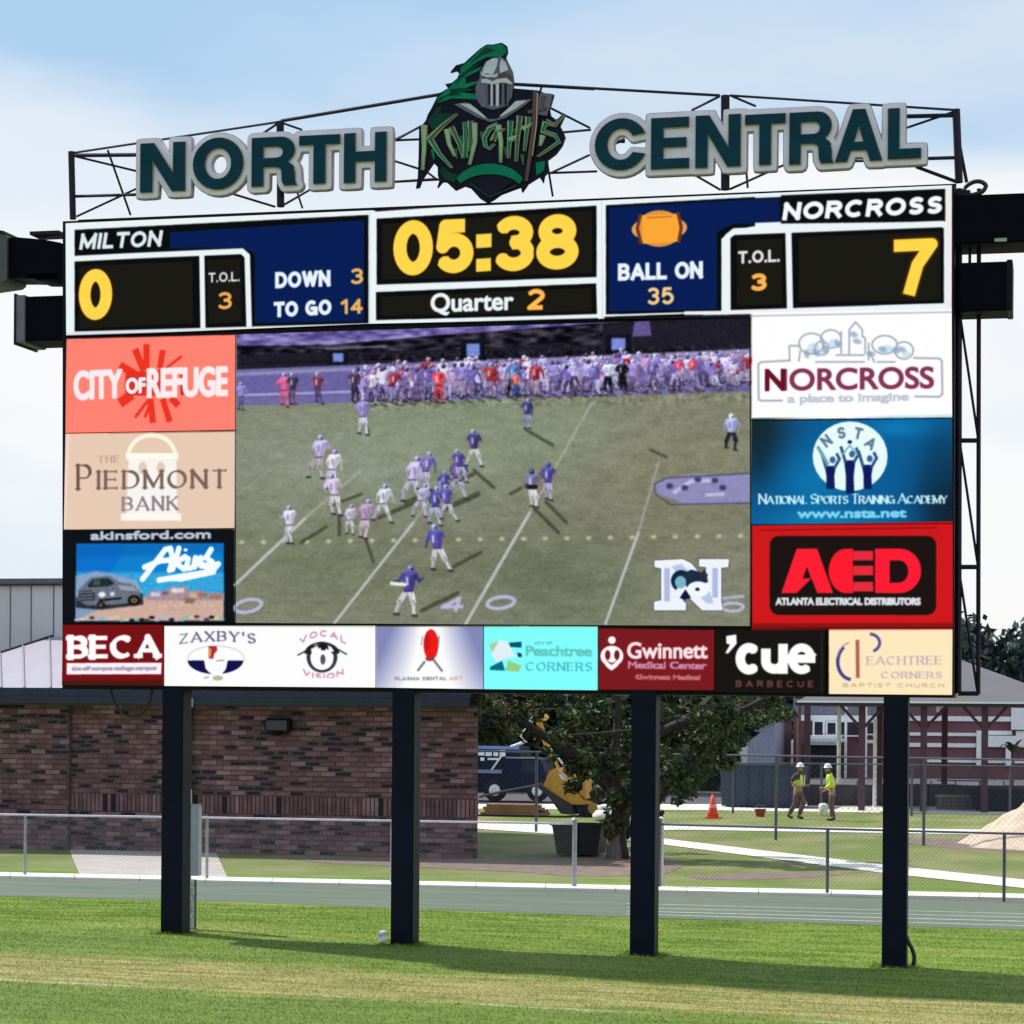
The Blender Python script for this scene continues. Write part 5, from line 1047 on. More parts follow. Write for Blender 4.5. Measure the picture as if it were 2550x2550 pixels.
CZ = .1165; BLn = .36; rb = random.Random(5); bricks = []
ZS0, ZS1 = wz(2027), wz(1981)
def rowfill(x0, x1, Y, z0, z1):
    n = max(1, int(round((z1 - z0) / CZ))); ch = (z1 - z0) / n
    for r in range(n):
        x = x0 - (BLn / 2 if r % 2 else 0); z = z0 + r * ch
        while x < x1 - .02:
            a = max(x, x0) + .007; b = min(x + BLn, x1) - .007
            u0 = rb.random() ** .9; dk_ = u0 >= .74; sh_ = rb.uniform(.6, 1) if dk_ else 1
            if b - a > .05: bricks.append(((a + b) / 2 + (rb.uniform(-.03, .03) if sh_ < .85 else 0), Y, z + ch/2 + (rb.uniform(-.02, .02) if dk_ else 0), (b - a) * sh_, (ch - .022) * (rb.uniform(.4, .62) if dk_ else 1), u0))
            x += BLn
rowfill(XS, XR, YW, .0, ZS0); rowfill(XS, XR, YW, ZS1, ZE); rowfill(XL, XS, YW - .12, 0, ZE)
x = XS
while x < XR - .05:
    bricks.append((x + .05, YW, (ZS0 + ZS1) / 2, .078, ZS1 - ZS0 - .03, rb.random() * .84)); x += .1015
def vis(b):
    p = RC.transposed() @ (Vector((b[0], b[1], b[2])) - CL); x = PX + p.x / -p.z * FPX
    hid = any(a - 8 < x < c + 8 for a, c in ((395, 475), (968, 1040))); return -30 < x < 1200 and not hid
order = sorted(range(len(bricks)), key=lambda i: (0 if (vis(bricks[i]) and bricks[i][3] > .25) else 1, (Vector(bricks[i][:3]) - CL).length))
def bmat(u): return BM[0] if u < .34 else BM[1] if u < .62 else BM[2] if u < .74 else BM[3]
proto = {}
def brickmesh(w, h, mi):
    k = (round(w, 3), round(h, 3), mi)
    if k not in proto:
        me = bpy.data.meshes.new('brick'); mb = MB().box(-w/2, w/2, -.016, .02, -h/2, h/2); me.from_pydata(mb.v, [], mb.f); me.materials.append(BM[mi]); proto[k] = me
    return proto[k]
ob = wloc(bb)
for i in order[:300]:
    x, Y, z, w, h, u_ = bricks[i]; o = bpy.data.objects.new('brick', brickmesh(w, h, BM.index(bmat(u_)))); C.objects.link(o); o.parent = bb; o.location = Vector((x, Y + rb.uniform(-.006, .004), z)) - ob
mbs = [MB() for _ in BM]; allv = MB(); mids = []
for i in order[300:]:
    x, Y, z, w, h, u_ = bricks[i]; d = rb.uniform(-.006, .004); n0 = len(allv.f); allv.box(x-w/2, x+w/2, Y-.016+d, Y+.02, z-h/2, z+h/2); mids += [BM.index(bmat(u_))] * (len(allv.f) - n0)
o = allv.build('brickwork', BM, bb, kind='stuff'); o.data.polygons.foreach_set('material_index', mids)
M_eave = mat('eave_navy', (.008, .012, .032), .5, var=.2); M_eave2 = mat('fascia_grey_blue', (.03, .036, .075), .5, var=.15, spec=.2)
YE = YW - .65; ze0, ze1, ze2 = pl(700, 1757, YE).z, pl(700, 1737, YE).z, pl(700, 1716, YE).z
MB().box(XL, wx(1186), YE + .03, YW + .3, ze0 - .02, ze0 + .05).build('soffit', M_eave, bb)
MB().box(XL, wx(1186), YE, YE + .12, ze0, ze1).build('gutter', M_eave, bb, bevel=.015)
MB().box(XL, wx(1186), YE + .02, YE + .1, ze1 + .002, ze2).build('fascia', M_eave2, bb)
MB().box(wx(455, 19.95), wx(476, 19.95), 19.86, 19.99, .05, ze0 - .03).build('downspout', mat('downspout_paint', (.12, .10, .13), .5), bb, bevel=.01)
MB().box(wx(466, YE), wx(480, YE), YE - .06, YE - .002, pl(470, 1762, YE).z, pl(470, 1738, YE).z).build('bracket', mat('bracket_grey', (.34,.34,.40)), bb)
# flood lamp under the eave
lx0, lx1, lz0, lz1 = wx(668), wx(730), wz(1830), wz(1787)
lp = MB().box(lx0, lx1, YW - .34, YW - .05, lz0 + .08, lz1).box(lx0 + .12, lx1 - .25, YW - .30, YW - .02, lz0, lz0 + .1).build('wall_lamp', mat('lamp_housing', (.006,.006,.012), .6, spec=.15), bb, bevel=.04, label='dark wall lamp under the eave')
MB().box(lx0 + .05, lx1 - .05, YW - .345, YW - .341, lz0 + .12, lz1 - .06).build('lens', mat('lamp_lens', (.03,.03,.04), .2), lp)
# metal roof and the taller metal-clad part behind it
M_met = mat('metal_panel', (.60, .55, .61), .45, var=.05, scale=1.0, stretch=(6, 1, .3)); M_cap = mat('metal_cap', (.12, .085, .14), .4); M_dk = mat('seam_dark', (.012, .01, .02), .5)
YT = 26.5
RFx = [-420, -280, -150, -48, 3, 60, 126, 190, 330, 520, 760, 1000, 1186]
def topy(x): return 1628 - .315 * x if x < 190 else 1568
def onroof(x, y):
    d = ray(x, y); z0 = pl(700, 1714, YE + .05).z; k = .2; t = (z0 + k * (CL.y - YE - .05) - CL.z) / (d.z - k * d.y); return CL + d * t
for a, b in zip(RFx[:-1], RFx[1:]):
    A0, B0 = pl(a, 1714, YE + .05), pl(b, 1714, YE + .05); A1, B1 = onroof(a - 3, topy(a)), onroof(b - 3, topy(b)); g_ = .012
    d = (B0 - A0).normalized() * g_
    MB().quadbox([A0 + d, B0 - d, B1 - d, A1 + d], (0, .01, -.05)).build('roof_panel', mat('roof_metal', (.40, .36, .41), .5, var=.06, scale=1, stretch=(5, .4, 1)), bb)
    MB().tube([B0 + Vector((0, 0, .02)), B1 + Vector((0, 0, .02))], .022, 6).build('roof_seam', mat('seam_grey', (.33,.28,.36), .5), bb)
for a, b in ((-420, 189), (191, 1186)):
    MB().tube([onroof(a, topy(a) - 2), onroof(b, topy(b) - 2)], .05, 6).build('flashing', M_dk, bb)
WXp = [-420, -300, -180, -100, -30, 26, 78, 134, 190, 260, 400, 700, 1000]
for a, b in zip(WXp[:-1], WXp[1:]):
    X0, X1 = pl(a, 1500, YT).x, pl(b, 1500, YT).x
    MB().box(X0 + .012, X1 - .012, YT, YT + .06, 2.5, pl(60, 1458, YT).z).build('wall_panel', M_met, bb)
    MB().box(X1 - .014, X1 + .014, YT - .012, YT + .05, 2.5, pl(60, 1457, YT).z).build('wall_seam', M_cap, bb)
zc0, zc1 = pl(60, 1457, YT).z, pl(60, 1441, YT).z
MB().box(pl(-420, 1500, YT).x, pl(1000, 1500, YT).x, YT - .12, YT + 6, zc0 - .02, zc0 + .03).build('eave_edge', M_dk, bb)
MB().box(pl(-420, 1500, YT).x, pl(1000, 1500, YT).x, YT - .1, YT + 6, zc0 + .032, zc1).build('roof_cap', M_cap, bb)
MB().box(pl(-415, 1500, YT).x, pl(990, 1500, YT).x, YT + .08, YT + 5.8, 2.0, zc0 - .03).build('core', M_cap, bb)

# ------------------------------------------------------------------ trees
def leafcloud(clumps, n, size, rs_, flat=.75, tight=1.0):
    """clumps: (centre, radius) list; returns kites"""
    w = np.array([c[1]**2.2 for c in clumps]); w /= w.sum(); k = rs_.choice(len(clumps), n, p=w)
    cen = np.array([list(c[0]) for c in clumps])[k]; R = np.array([c[1] for c in clumps])[k] * tight
    d = rs_.normal(size=(n, 3)); d /= np.linalg.norm(d, axis=1)[:, None]; rr = R * (.35 + .75 * rs_.rand(n) ** .5)
    p = cen + d * rr[:, None] * np.array([1, 1, flat]); a = rs_.normal(size=(n, 3)); a /= np.linalg.norm(a, axis=1)[:, None]
    b = np.cross(a, rs_.normal(size=(n, 3))); b /= np.linalg.norm(b, axis=1)[:, None]; s = size * (.6 + .8 * rs_.rand(n))[:, None]
    V = np.zeros((n, 4, 3), np.float32); V[:, 0] = p - a*s; V[:, 1] = p + b*s*.45; V[:, 2] = p + a*s; V[:, 3] = p - b*s*.45
    return V, p
def leafmesh(name, V, mats, pick, parent, **k):
    org = V.reshape(-1, 3).mean(0); me = tri_mesh(name, (V - org).astype(np.float32), 4, mats); me.polygons.foreach_set('material_index', pick.astype(np.int32)[:len(me.polygons)])
    o = bpy.data.objects.new(name, me); C.objects.link(o); o.parent = parent; o.location = Vector([float(q) for q in org]) - (wloc(parent) if parent else Vector((0,0,0))); return tag(o, **k)
M_bark = mat('bark', (.20, .145, .13), .9, var=.3, scale=6, bump=.8, stretch=(4, 4, .8)); M_barkd = mat('dark_bark', (.05, .035, .035), .9, var=.3, scale=6, bump=.8)
LF = [mat('leaf_deep', (.026, .052, .025), .6, var=.3, spec=.3), mat('leaf_dark', (.045, .076, .030), .6, var=.3, spec=.3), mat('leaf_green', (.085, .125, .038), .6, var=.3, spec=.3), mat('leaf_olive', (.12, .115, .03), .6, var=.3, spec=.3), mat('leaf_brown', (.11, .07, .035), .6, var=.3, spec=.3)]
tb = gd(1534, 2138); YTR = tb.y
tree = empty('oak_tree', (tb.x, tb.y, 0), label='low spreading dark green tree between the brick building and the workers', cat='tree')
def tp(x, y, dy=0): return pl(x, y, YTR + dy)
MB().tube([tp(1537, 2150), tp(1534, 2128), tp(1534, 2085), tp(1538, 2030)], .25, 12, .19).build('trunk', M_bark, tree, smooth=True)
for i, pts in enumerate([[(1546,2050),(1520,1960),(1480,1880),(1400,1800)],[(1548,2060),(1575,1950),(1600,1850),(1620,1700)],[(1552,2080),(1640,1990),(1720,1900),(1800,1820)],[(1540,2040),(1530,1900),(1540,1750),(1520,1600)],[(1520,1960),(1420,1880),(1300,1800),(1200,1780)],[(1600,1850),(1700,1800),(1840,1770),(1900,1740)]]):
    MB().tube(curve_pts(tp, [p for p in pts], YTR + (i % 3 - 1) * .3, 4), .15, 8, .035).build('limb', M_barkd, tree, smooth=True)
MB().tube([tp(1560,2142,-.1), tp(1553,2110,-.1), tp(1548,2060,-.1), tp(1560,1960,0)], .09, 10, .07).build('side_stem', M_barkd, tree, smooth=True)
rt = np.random.RandomState(2)
cl = [(1165,1780,50),(1240,1755,70),(1215,1815,40),(1330,1745,80),(1300,1800,45),(1410,1780,90),(1400,1850,50),(1500,1780,100),(1450,1890,70),(1530,1880,85),(1600,1800,100),(1640,1900,85),(1700,1780,95),(1715,1870,80),(1800,1785,75),(1770,1850,50),(1860,1760,60),(1870,1800,36),(1920,1750,40),(1900,1790,32),(1945,1775,24),(1830,1840,40),(1800,1890,34),(1760,1930,30),(1680,1950,55),(1640,1985,42),(1725,1975,42),(1560,1960,50),(1500,1960,40),(1590,1990,30),(1440,1940,40),(1200,1700,60),(1350,1640,120),(1500,1600,150),(1680,1620,140),(1850,1680,90),(1560,1480,130)]
CLM = [(tp(x, y, rt.uniform(-1.6, 1.8)), r / 108) for x, y, r in cl] + [(tp(x + rt.uniform(-40, 40), y, rt.uniform(1.5, 3.2)), r / 120) for x, y, r in cl[3:20:3] if True]
CL2 = []
for c_, r_ in CLM:
    for q in range(max(3, int(9 * r_))):
        d_ = Vector(rt.normal(size=3)).normalized() * r_ * rt.uniform(.25, 1.15); CL2.append((c_ + d_, rt.uniform(.10, .26)))
for q in range(0, len(CL2), 3): MB().tube([CLM[rt.randint(len(CLM))][0].lerp(CL2[q][0], .55), CL2[q][0]], .022, 4, .008).build('branch', M_barkd, tree) if q < 180 else None
V, p_ = leafcloud(CL2, 19000, .078, rt)
pxx = CL.x; pick = rt.choice(5, len(V), p=[.26, .32, .28, .09, .05]); left = p_[:, 0] < tp(1350, 1800).x
pick = np.where(left & (rt.rand(len(V)) < .55), rt.choice([2, 3, 4], len(V)), pick); leafmesh('crown', V, LF, pick, tree, kind='stuff')
# ivy at the foot of the trunk
V, p_ = leafcloud([(tp(1522,2058,-.25), .22), (tp(1535,2015,-.3), .26), (tp(1545,2050,-.25), .16)], 600, .06, rt, 1.3); leafmesh('ivy', V, LF, rt.choice(4, len(V), p=[.3,.3,.2,.2]), tree, kind='stuff')

# dark trees beyond the truck and the works
for i, (x, yt_, w_, lb) in enumerate([(1130,1700,110,'broad dark tree beyond the service truck, nearest the brick corner'),(1350,1660,130,'tall dark tree beyond the yellow digger'),(1560,1690,120,'dark tree beyond the spreading tree trunk'),(1740,1680,110,'dark tree beyond the long blue container')]):
    Y_ = 66 + (i % 2) * 6; b0 = pl(x, 1900, Y_); bt = empty('background_tree', (b0.x, Y_, 0), label=lb, cat='tree', group='dark trees beyond the works')
    MB().tube([(b0.x, Y_, -.1), (b0.x + .1, Y_, 2), (b0.x, Y_, 4.5)], .28, 8, .14).build('trunk', M_barkd, bt)
    rq = np.random.RandomState(20 + i); cq = [(pl(x + rq.uniform(-w_, w_)*.8, rq.uniform(yt_, 1945), Y_ + rq.uniform(-1.5, 1.5)), rq.uniform(.8, 1.7)) for k in range(26)]
    V, p_ = leafcloud(cq, 5200, .26, rq); leafmesh('crown', V, LF, rq.choice(5, len(V), p=[.4,.32,.2,.05,.03]), bt, kind='stuff')

# far wood behind the pavilion, one dark mass
M_farleaf = [mat('far_leaf_blue', (.035, .062, .062), .8, var=.3), mat('far_leaf_dark', (.018, .034, .040), .8, var=.3), mat('far_leaf_green', (.055, .085, .06), .8, var=.3)]
rf = np.random.RandomState(8); YF_ = 150; cs = []
for i in range(120):
    x = 1900 + i * 14 + rf.uniform(-20, 20); base = 1582 + 30 * math.sin(i * .33) + 14 * math.sin(i * 1.3) + (24 if 2440 < x < 2500 else 0) + max(0, (x - 2580) * .04)
    for j in range(5): cs.append((pl(x + rf.uniform(-12, 12), base + 22 + j * 38 + rf.uniform(-10, 10), YF_ + rf.uniform(-4, 8)), rf.uniform(1.3, 2.6)))
V, p_ = leafcloud(cs, 26000, .5, rf); o = leafmesh('distant_wood', V, M_farleaf, rf.choice(3, len(V)), None, kind='stuff', label='dark distant wood rising behind the grey pavilion roof', cat='trees')

# ------------------------------------------------------------------ taller fences round the works
M_mid = mat('mid_fence_steel', (.10, .10, .13), .6, metal=.1)
fence('site_fence', 'tall chain-link fence passing behind the tree and in front of the workers', [gd(1060,2066), gd(1335,2072), gd(1640,2082), gd(1932,2092), gd(2300,2105), gd(2700,2118)], 2.22, M_mid, M_mid, 'tall chain-link fences round the works', pitch=.16, wire=.0022, mwire=M_mid, rpost=.04, rrail=.026)
fence('site_fence', 'lower chain-link fence behind the two workers', [gd(1600,2024), gd(1825,2026), gd(2045,2027), gd(2270,2032), gd(2515,2036), gd(2800,2042)], 1.68, M_mid, M_mid, 'tall chain-link fences round the works', pitch=.2, wire=.003, mwire=M_mid, rpost=.038, rrail=.026)

# ------------------------------------------------------------------ far striped building
YB = 97.0
def fx(x, Y=YB, y=1850): return pl(x, y, Y).x
def fz(y, Y=YB, x=2300): return pl(x, y, Y).z
M_mar = mat('maroon_cladding', (.19, .075, .090), .8, var=.12, scale=.4); M_wb = mat('white_band', (.90, .88, .88), .7, var=.04); M_win = mat('dark_window', (.02, .025, .04), .2, var=.2); M_gw = mat('grey_upper_wall', (.20, .19, .25), .8)
fb = empty('striped_building', (fx(2280), YB, 0), label='long maroon building with white horizontal bands behind the pavilion', cat='building')
MB().box(fx(1975), fx(2760), YB, YB + 14, -.1, fz(1740)).build('wall', M_mar, fb)
MB().box(fx(1975), fx(2198), YB - .06, YB - .002, fz(1782), fz(1742)).build('upper_wall', M_gw, fb)
for (x0, x1, y0, y1) in [(1985,2190,1797,1783),(2250,2520,1795,1783),(2250,2440,1832,1824),(2440,2520,1828,1818),(2140,2190,1852,1844),(2250,2430,1860,1850),(2300,2560,1898,1890),(2530,2760,1830,1818)]: MB().box(fx(x0), fx(x1), YB - .14, YB - .003, fz(y0), fz(y1)).build('band', M_wb, fb)
for (x0, x1, y0, y1) in [(2518,2760,1815,1754),(2432,2444,1905,1818),(2455,2560,1858,1830),(2505,2518,1905,1830)]: MB().box(fx(x0), fx(x1), YB - .3 - (x0 % 7) * .02, YB - .15 - (x0 % 5) * .005, fz(y0), fz(y1)).build('bay', M_wb, fb)
for (x0, x1, y0, y1) in [(2030,2050,1832,1800),(2062,2082,1830,1802),(2096,2140,1832,1800),(2150,2186,1828,1800),(2540,2566,1802,1770)]:
    w = MB().box(fx(x0-5), fx(x1+5), YB - .34, YB - .145, fz(y1+34 if False else y0+4), fz(y1-4)).build('window', M_wb, fb); MB().box(fx(x0), fx(x1), YB - .37, YB - .345, fz(y0), fz(y1)).build('pane', M_win, w)
for x in (2108, 2158): MB().box(fx(x), fx(x+5), YB - 1.2, YB - .9, 0, fz(1745)).build('column', M_wb, fb)
cn = MB().box(fx(2018), fx(2106), YB - 3, YB - .4, fz(1856), fz(1834)).build('canopy', mat('canopy_white', (.62,.64,.66), .6), fb, bevel=.15)
MB().box(fx(2024), fx(2100), YB - 1.5, YB - .41, .0, fz(1858)).build('porch', M_win, fb)
MB().box(fx(1885), fx(1950), YB - 4, YB + 4, -.1, fz(1790)).build('annex', mat('annex_grey', (.30,.30,.40), .8), fb)
a = fx(1880), fx(1917), fx(1955); mb = MB(); y0, y1 = YB - 4.4, YB + 4.4; zb, zr = fz(1798), fz(1762)
mb.add([(a[0],y0,zb),(a[2],y0,zb),(a[1],y0,zr),(a[0],y1,zb),(a[2],y1,zb),(a[1],y1,zr)], [(0,1,2),(3,5,4),(0,2,5,3),(1,4,5,2),(0,3,4,1)]).build('annex_roof', mat('roof_slate', (.10,.10,.15), .7), fb)

# ------------------------------------------------------------------ pavilion
YP = 51.0
M_proof = mat('pavilion_roof', (.155, .145, .165), .8, var=.06, spec=.2, scale=1, stretch=(1, 1, 4)); M_post = mat('pavilion_post', (.085, .035, .055), .7)
pv = empty('pavilion', (pl(2330, 2000, YP).x, YP + 4, 0), label='open picnic pavilion with grey hipped roof on dark red posts', cat='pavilion')
e0, e1 = pl(1985, 1747, YP), pl(2690, 1749, YP); ap0 = pl(2190, 1620, YP + 5); ap1 = pl(2330, 1626, YP + 5); zE = e0.z
mb = MB(); Q = [(e0.x, YP, zE), (e1.x, YP, zE), (e1.x, YP + 10, zE), (e0.x, YP + 10, zE), (ap0.x, YP + 5, ap0.z), (ap1.x, YP + 5, ap0.z)]
mb.add(Q, [(0,1,5,4), (1,2,5), (2,3,4,5), (3,0,4), (0,3,2,1)]).build('roof', M_proof, pv)
MB().box(e0.x - .05, e1.x + .05, YP - .06, YP + 10.06, zE - .13, zE - .003).build('eave', M_dk, pv)
MB().box(e0.x, e1.x, YP - .10, YP - .062, zE - .03, zE + .03).build('edge_trim', M_wb, pv)
for x, yy in ((2146, 0), (2300, 0), (2452, 0), (2352, 8), (2190, 8), (2620, 0), (2010, 8)):
    p = pl(x, 1900, YP + .5 + yy); w = .11; po = MB().box(p.x - w, p.x + w, p.y - w, p.y + w, 0, zE - .1).build('post', M_post, pv)
    if yy == 0:
        for s_ in (-1, 1): MB().tube([(p.x, p.y, zE - .95), (p.x + s_ * .75, p.y, zE - .12)], .06, 6).build('brace', M_post, po)
lampm = MB().lathe((pl(2340, 1765, YP + 2).x, YP + 2, pl(2340, 1775, YP + 2).z), [(.06, 0), (.13, .08), (.13, .26), (.04, .34)], 12).build('hanging_lamp', M_wb, pv)
# tables and low wall beneath it
def picnic(x, y, label):
    p = gd(x, y); r = empty('picnic_table', (p.x, p.y, 0), label=label, cat='picnic table', group='picnic tables under the pavilion'); m_ = mat('table_dark', (.05, .045, .075), .6)
    MB().box(p.x - .95, p.x + .95, p.y - .38, p.y + .38, .72, .77).build('table_top', m_, r)
    for s_ in (-1, 1):
        MB().box(p.x - .95, p.x + .95, p.y + s_*.72 - .13, p.y + s_*.72 + .13, .42, .46).build('bench', m_, r)
        MB().tube([(p.x + s_*.7, p.y - .7, 0), (p.x + s_*.7, p.y + .25, .72)], .03, 6).build('leg', m_, r); MB().tube([(p.x + s_*.7, p.y + .7, 0), (p.x + s_*.7, p.y - .25, .72)], .03, 6).build('leg', m_, r)
picnic(2320, 2004, 'dark picnic table left of the brown low wall'); picnic(2395, 1990, 'dark picnic table behind the brown low wall')
p0, p1 = gd(2332, 2016), gd(2458, 2018)
lw = empty('low_wall', (p0.x, p0.y, 0), label='low brown block wall in front of the picnic pavilion', cat='wall')
nb = 7
for r_ in range(3):
    for i in range(nb): 
        a_, b_2 = p0.x + (p1.x-p0.x)*i/nb, p0.x + (p1.x-p0.x)*(i+1)/nb; MB().box(a_+.008, b_2-.008, p0.y, p0.y+.3, r_*.15+.006, (r_+1)*.15).build('block', mat('wall_block', (.17,.14,.13), .9, var=.2, scale=3), lw)
MB().box(p0.x-.05, p1.x+.05, p0.y-.03, p0.y+.33, .452, .52).build('coping', mat('wall_coping', (.28,.24,.23), .9), lw)
# dark skip at the right
def skip(name, label, x0, x1, yb, yt, dep, col, slant=.25, cat='skip'):
    a, b = gd(x0, yb), gd(x1, yb); h = pl(x0, yt, a.y).z; r = empty(name, ((a.x+b.x)/2, a.y, 0), label=label, cat=cat); m_ = mat(name + '_' + str(x0), col, .6, var=.2)
    y0, y1 = a.y, a.y + dep; s_ = slant; W_ = b.x - a.x
    P = [(a.x + s_, y0, .05), (b.x - s_, y0, .05), (b.x - s_, y1, .05), (a.x + s_, y1, .05), (a.x, y0 - .02, h), (b.x, y0 - .02, h), (b.x, y1, h), (a.x, y1, h)]
    MB().add(P, [(0,3,2,1), (0,1,5,4), (1,2,6,5), (2,3,7,6), (3,0,4,7)]).build('shell', m_, r)
    MB().box(a.x - .04, b.x + .04, y0 - .07, y0 + .02, h - .03, h + .05).build('rim', m_, r)
    n = max(2, int(W_ / .45))
    for i in range(1, n): MB().box(a.x + W_*i/n - .03, a.x + W_*i/n + .03, y0 - .07, y0 + .05, .12, h - .04).build('rib', m_, r)
    return r
skip('skip_container', 'dark navy rubbish skip behind the sand heap', 2408, 2640, 2020, 1966, 1.8, (.012, .016, .028))
skip('skip_container', 'long dark blue container left of the two workers', 1792, 2006, 2010, 1906, 2.2, (.020, .034, .062), .08)
skip('planter_tub', 'black open tub beside the foot of the tree trunk', 1374, 1508, 2132, 2052, 1.0, (.002, .004, .010), .12, cat='tub')
# dark fabric screen
sc = empty('fabric_screen', (gd(2100, 2008).x, gd(2100, 2008).y, 0), label='low grey fabric screen stretched behind the right-hand worker', cat='screen')
xa = gd(2012, 2008); xb = gd(2560, 2010); n = 9; M_fab = mat('grey_fabric', (.075, .068, .085), .9, var=.25, scale=1)
for i in range(n):
    a_, b_2 = xa.lerp(xb, i/n), xa.lerp(xb, (i+1)/n); MB().quadbox([(a_.x+.02, a_.y, .02), (b_2.x-.02, b_2.y, .02), (b_2.x-.02, b_2.y, .78), (a_.x+.02, a_.y, .80)], (0, .02, 0)).build('fabric_panel', M_fab, sc)
    MB().tube([(a_.x, a_.y-.03, 0), (a_.x, a_.y-.03, .95)], .025, 6).build('stake', M_mid, sc)

# ------------------------------------------------------------------ sand heap
hp = gd(2610, 2112); mb = MB(); R1, n1, n2 = 2.35, 18, 40; vs = []; fs = []
for i in range(n1 + 1):
    r = R1 * i / n1
    for k in range(n2):
        a_ = 2*math.pi*k/n2; rr = r * (1 + .10*math.sin(3*a_+1) + .06*math.sin(7*a_)); t = i/n1
        z = 1.42 * (1 - t)**1.05 * (1 + .12*math.sin(5*a_)*t) + (.05*math.sin(11*a_ + i*1.7) + .04*math.sin(6*a_+i)) * (1-t) * min(1, t*4)
        vs.append((hp.x + rr*math.cos(a_), hp.y + 1.2 + rr*math.sin(a_), max(z, -.02)))
for i in range(n1):
    for k in range(n2): fs.append((i*n2+k, (i+1)*n2+k, (i+1)*n2+(k+1) % n2, i*n2+(k+1) % n2))
mb.add(vs, fs).build('sand_heap', mat('pale_sand', (.60, .46, .36), .95, var=.15, scale=3, bump=.8, bscale=12), smooth=True, label='pale sand heap on the grass at the right edge', cat='heap')
# small bushy palm near it
pp = gd(2520, 2004); pt = empty('small_palm', (pp.x, pp.y, 0), label='small yellow-green palm in front of the white building bay', cat='plant')
zz = pl(2520, 1875, pp.y).z; MB().tube([(pp.x, pp.y, 0), (pp.x + .04, pp.y, zz)], .06, 8, .04).build('trunk', M_bark, pt)
for i in range(16):
    a_ = 2*math.pi*i/16; mb = MB(); q = [Vector((pp.x, pp.y, zz)) + Vector((math.cos(a_)*s_*.62, math.sin(a_)*s_*.62, .75*s_*(1.0 + .3*(i % 3)) - .72*s_*s_*(1+.2*(i % 2)))) for s_ in (0, .25, .5, .75, 1)]
    for j in range(4):
        wd = [.03, .08, .09, .06, .01]; n_ = Vector((-math.sin(a_), math.cos(a_), 0))
        mb.add([q[j]-n_*wd[j], q[j]+n_*wd[j], q[j+1]+n_*wd[j+1], q[j+1]-n_*wd[j+1]], [(0,1,2,3)])
    mb.build('frond', mat('frond_green', (.13, .14, .035), .6, var=.3), pt)

# ------------------------------------------------------------------ truck, loader, timber and small things left of the trunk
def wheel(parent, c, r, w=.24, hub=(.7, .72, .75)):
    t = MB().lathe((c[1]*0 + 0, 0, 0), [(r*.55, -w/2), (r*.94, -w/2), (r, -w/2+.04), (r, w/2-.04), (r*.94, w/2), (r*.55, w/2)], 20, 'x')
    t.v = [(c[0] + v_[1], c[1] + v_[0], c[2] + v_[2]) for v_ in t.v]; o = t.build('wheel', mat('tyre_rubber', (.012,.012,.014), .85), parent, smooth=False)
    h = MB().lathe((0, 0, 0), [(.05, -w/2-.02), (r*.5, -w/2-.01), (r*.54, -w/2+.03)], 16, 'x'); h.v = [(c[0] + v_[1], c[1] + v_[0], c[2] + v_[2]) for v_ in h.v]; h.build('hub', mat('hub_' + str(hub[0]), hub, .4), o)
yk = gd(1232, 1998).y; tx = lambda x: pl(x, 1950, yk).x; tz = lambda y: pl(1260, y, yk).z
tk = empty('service_truck', (tx(1260), yk + 1, 0), label='dark blue service truck partly hidden by the brick corner', cat='truck')
M_tk = mat('truck_navy', (.004, .010, .034), .4, var=.2, spec=.2); M_wh = mat('truck_white', (.75, .78, .85), .5)
P = [(1120,1862),(1290,1860),(1296,1885),(1345,1890),(1358,1925),(1362,1972),(1120,1972)]
v1 = [(tx(x), yk, tz(y)) for x, y in P]; v2 = [(tx(x), yk + 1.9, tz(y)) for x, y in P]; n = len(P)
MB().add(v1 + v2, [tuple(range(n))[::-1], tuple(range(n, 2*n))] + [(i, (i+1) % n, (i+1) % n + n, i + n) for i in range(n)]).build('body', M_tk, tk)
MB().box(tx(1300), tx(1338), yk - .012, yk + .3, tz(1922), tz(1893)).build('window', M_win, tk)
MB().box(tx(1120), tx(1292), yk - .04, yk - .003, tz(1866), tz(1858)).build('roof_trim', mat('trim_blue', (.16,.24,.62), .4), tk)
for (x0, x1, y0, y1) in [(1190,1206,1882,1870),(1209,1224,1883,1870),(1228,1240,1883,1869),(1244,1258,1884,1868),(1196,1206,1895,1887),(1214,1240,1893,1888)]: MB().box(tx(x0), tx(x1), yk - .02, yk - .004, tz(y0), tz(y1)).build('lettering', M_wh, tk)
q = [(1250,1880),(1224,1918)]; MB().tube([(tx(x), yk - .02, tz(y)) for x, y in q], .035, 6).build('lettering', M_wh, tk)
MB().box(tx(1188), tx(1250), yk - .06, yk - .003, tz(1926), tz(1917)).build('side_trim', mat('trim_lilac', (.20,.19,.32), .5), tk)
MB().box(tx(1260), tx(1330), yk - .03, yk - .003, tz(1888), tz(1885)).build('side_trim', M_galv, tk)
wheel(tk, (tx(1232), yk + .1, tz(1968)), .42); wheel(tk, (tx(1338), yk + .1, tz(1968)), .40); wheel(tk, (tx(1140), yk + .1, tz(1968)), .42)
cr_ = MB().tube([(tx(x), yk + .6, tz(y)) for x, y in [(1262,1862),(1300,1846),(1284,1832),(1310,1800),(1328,1772)]], .07, 8).build('crane_arm', M_wh, tk)
MB().lathe((tx(1328), yk + .6, tz(1772)), [(.05,-.1),(.14,-.05),(.14,.05),(.05,.1)], 10).build('crane_head', M_wh, cr_)
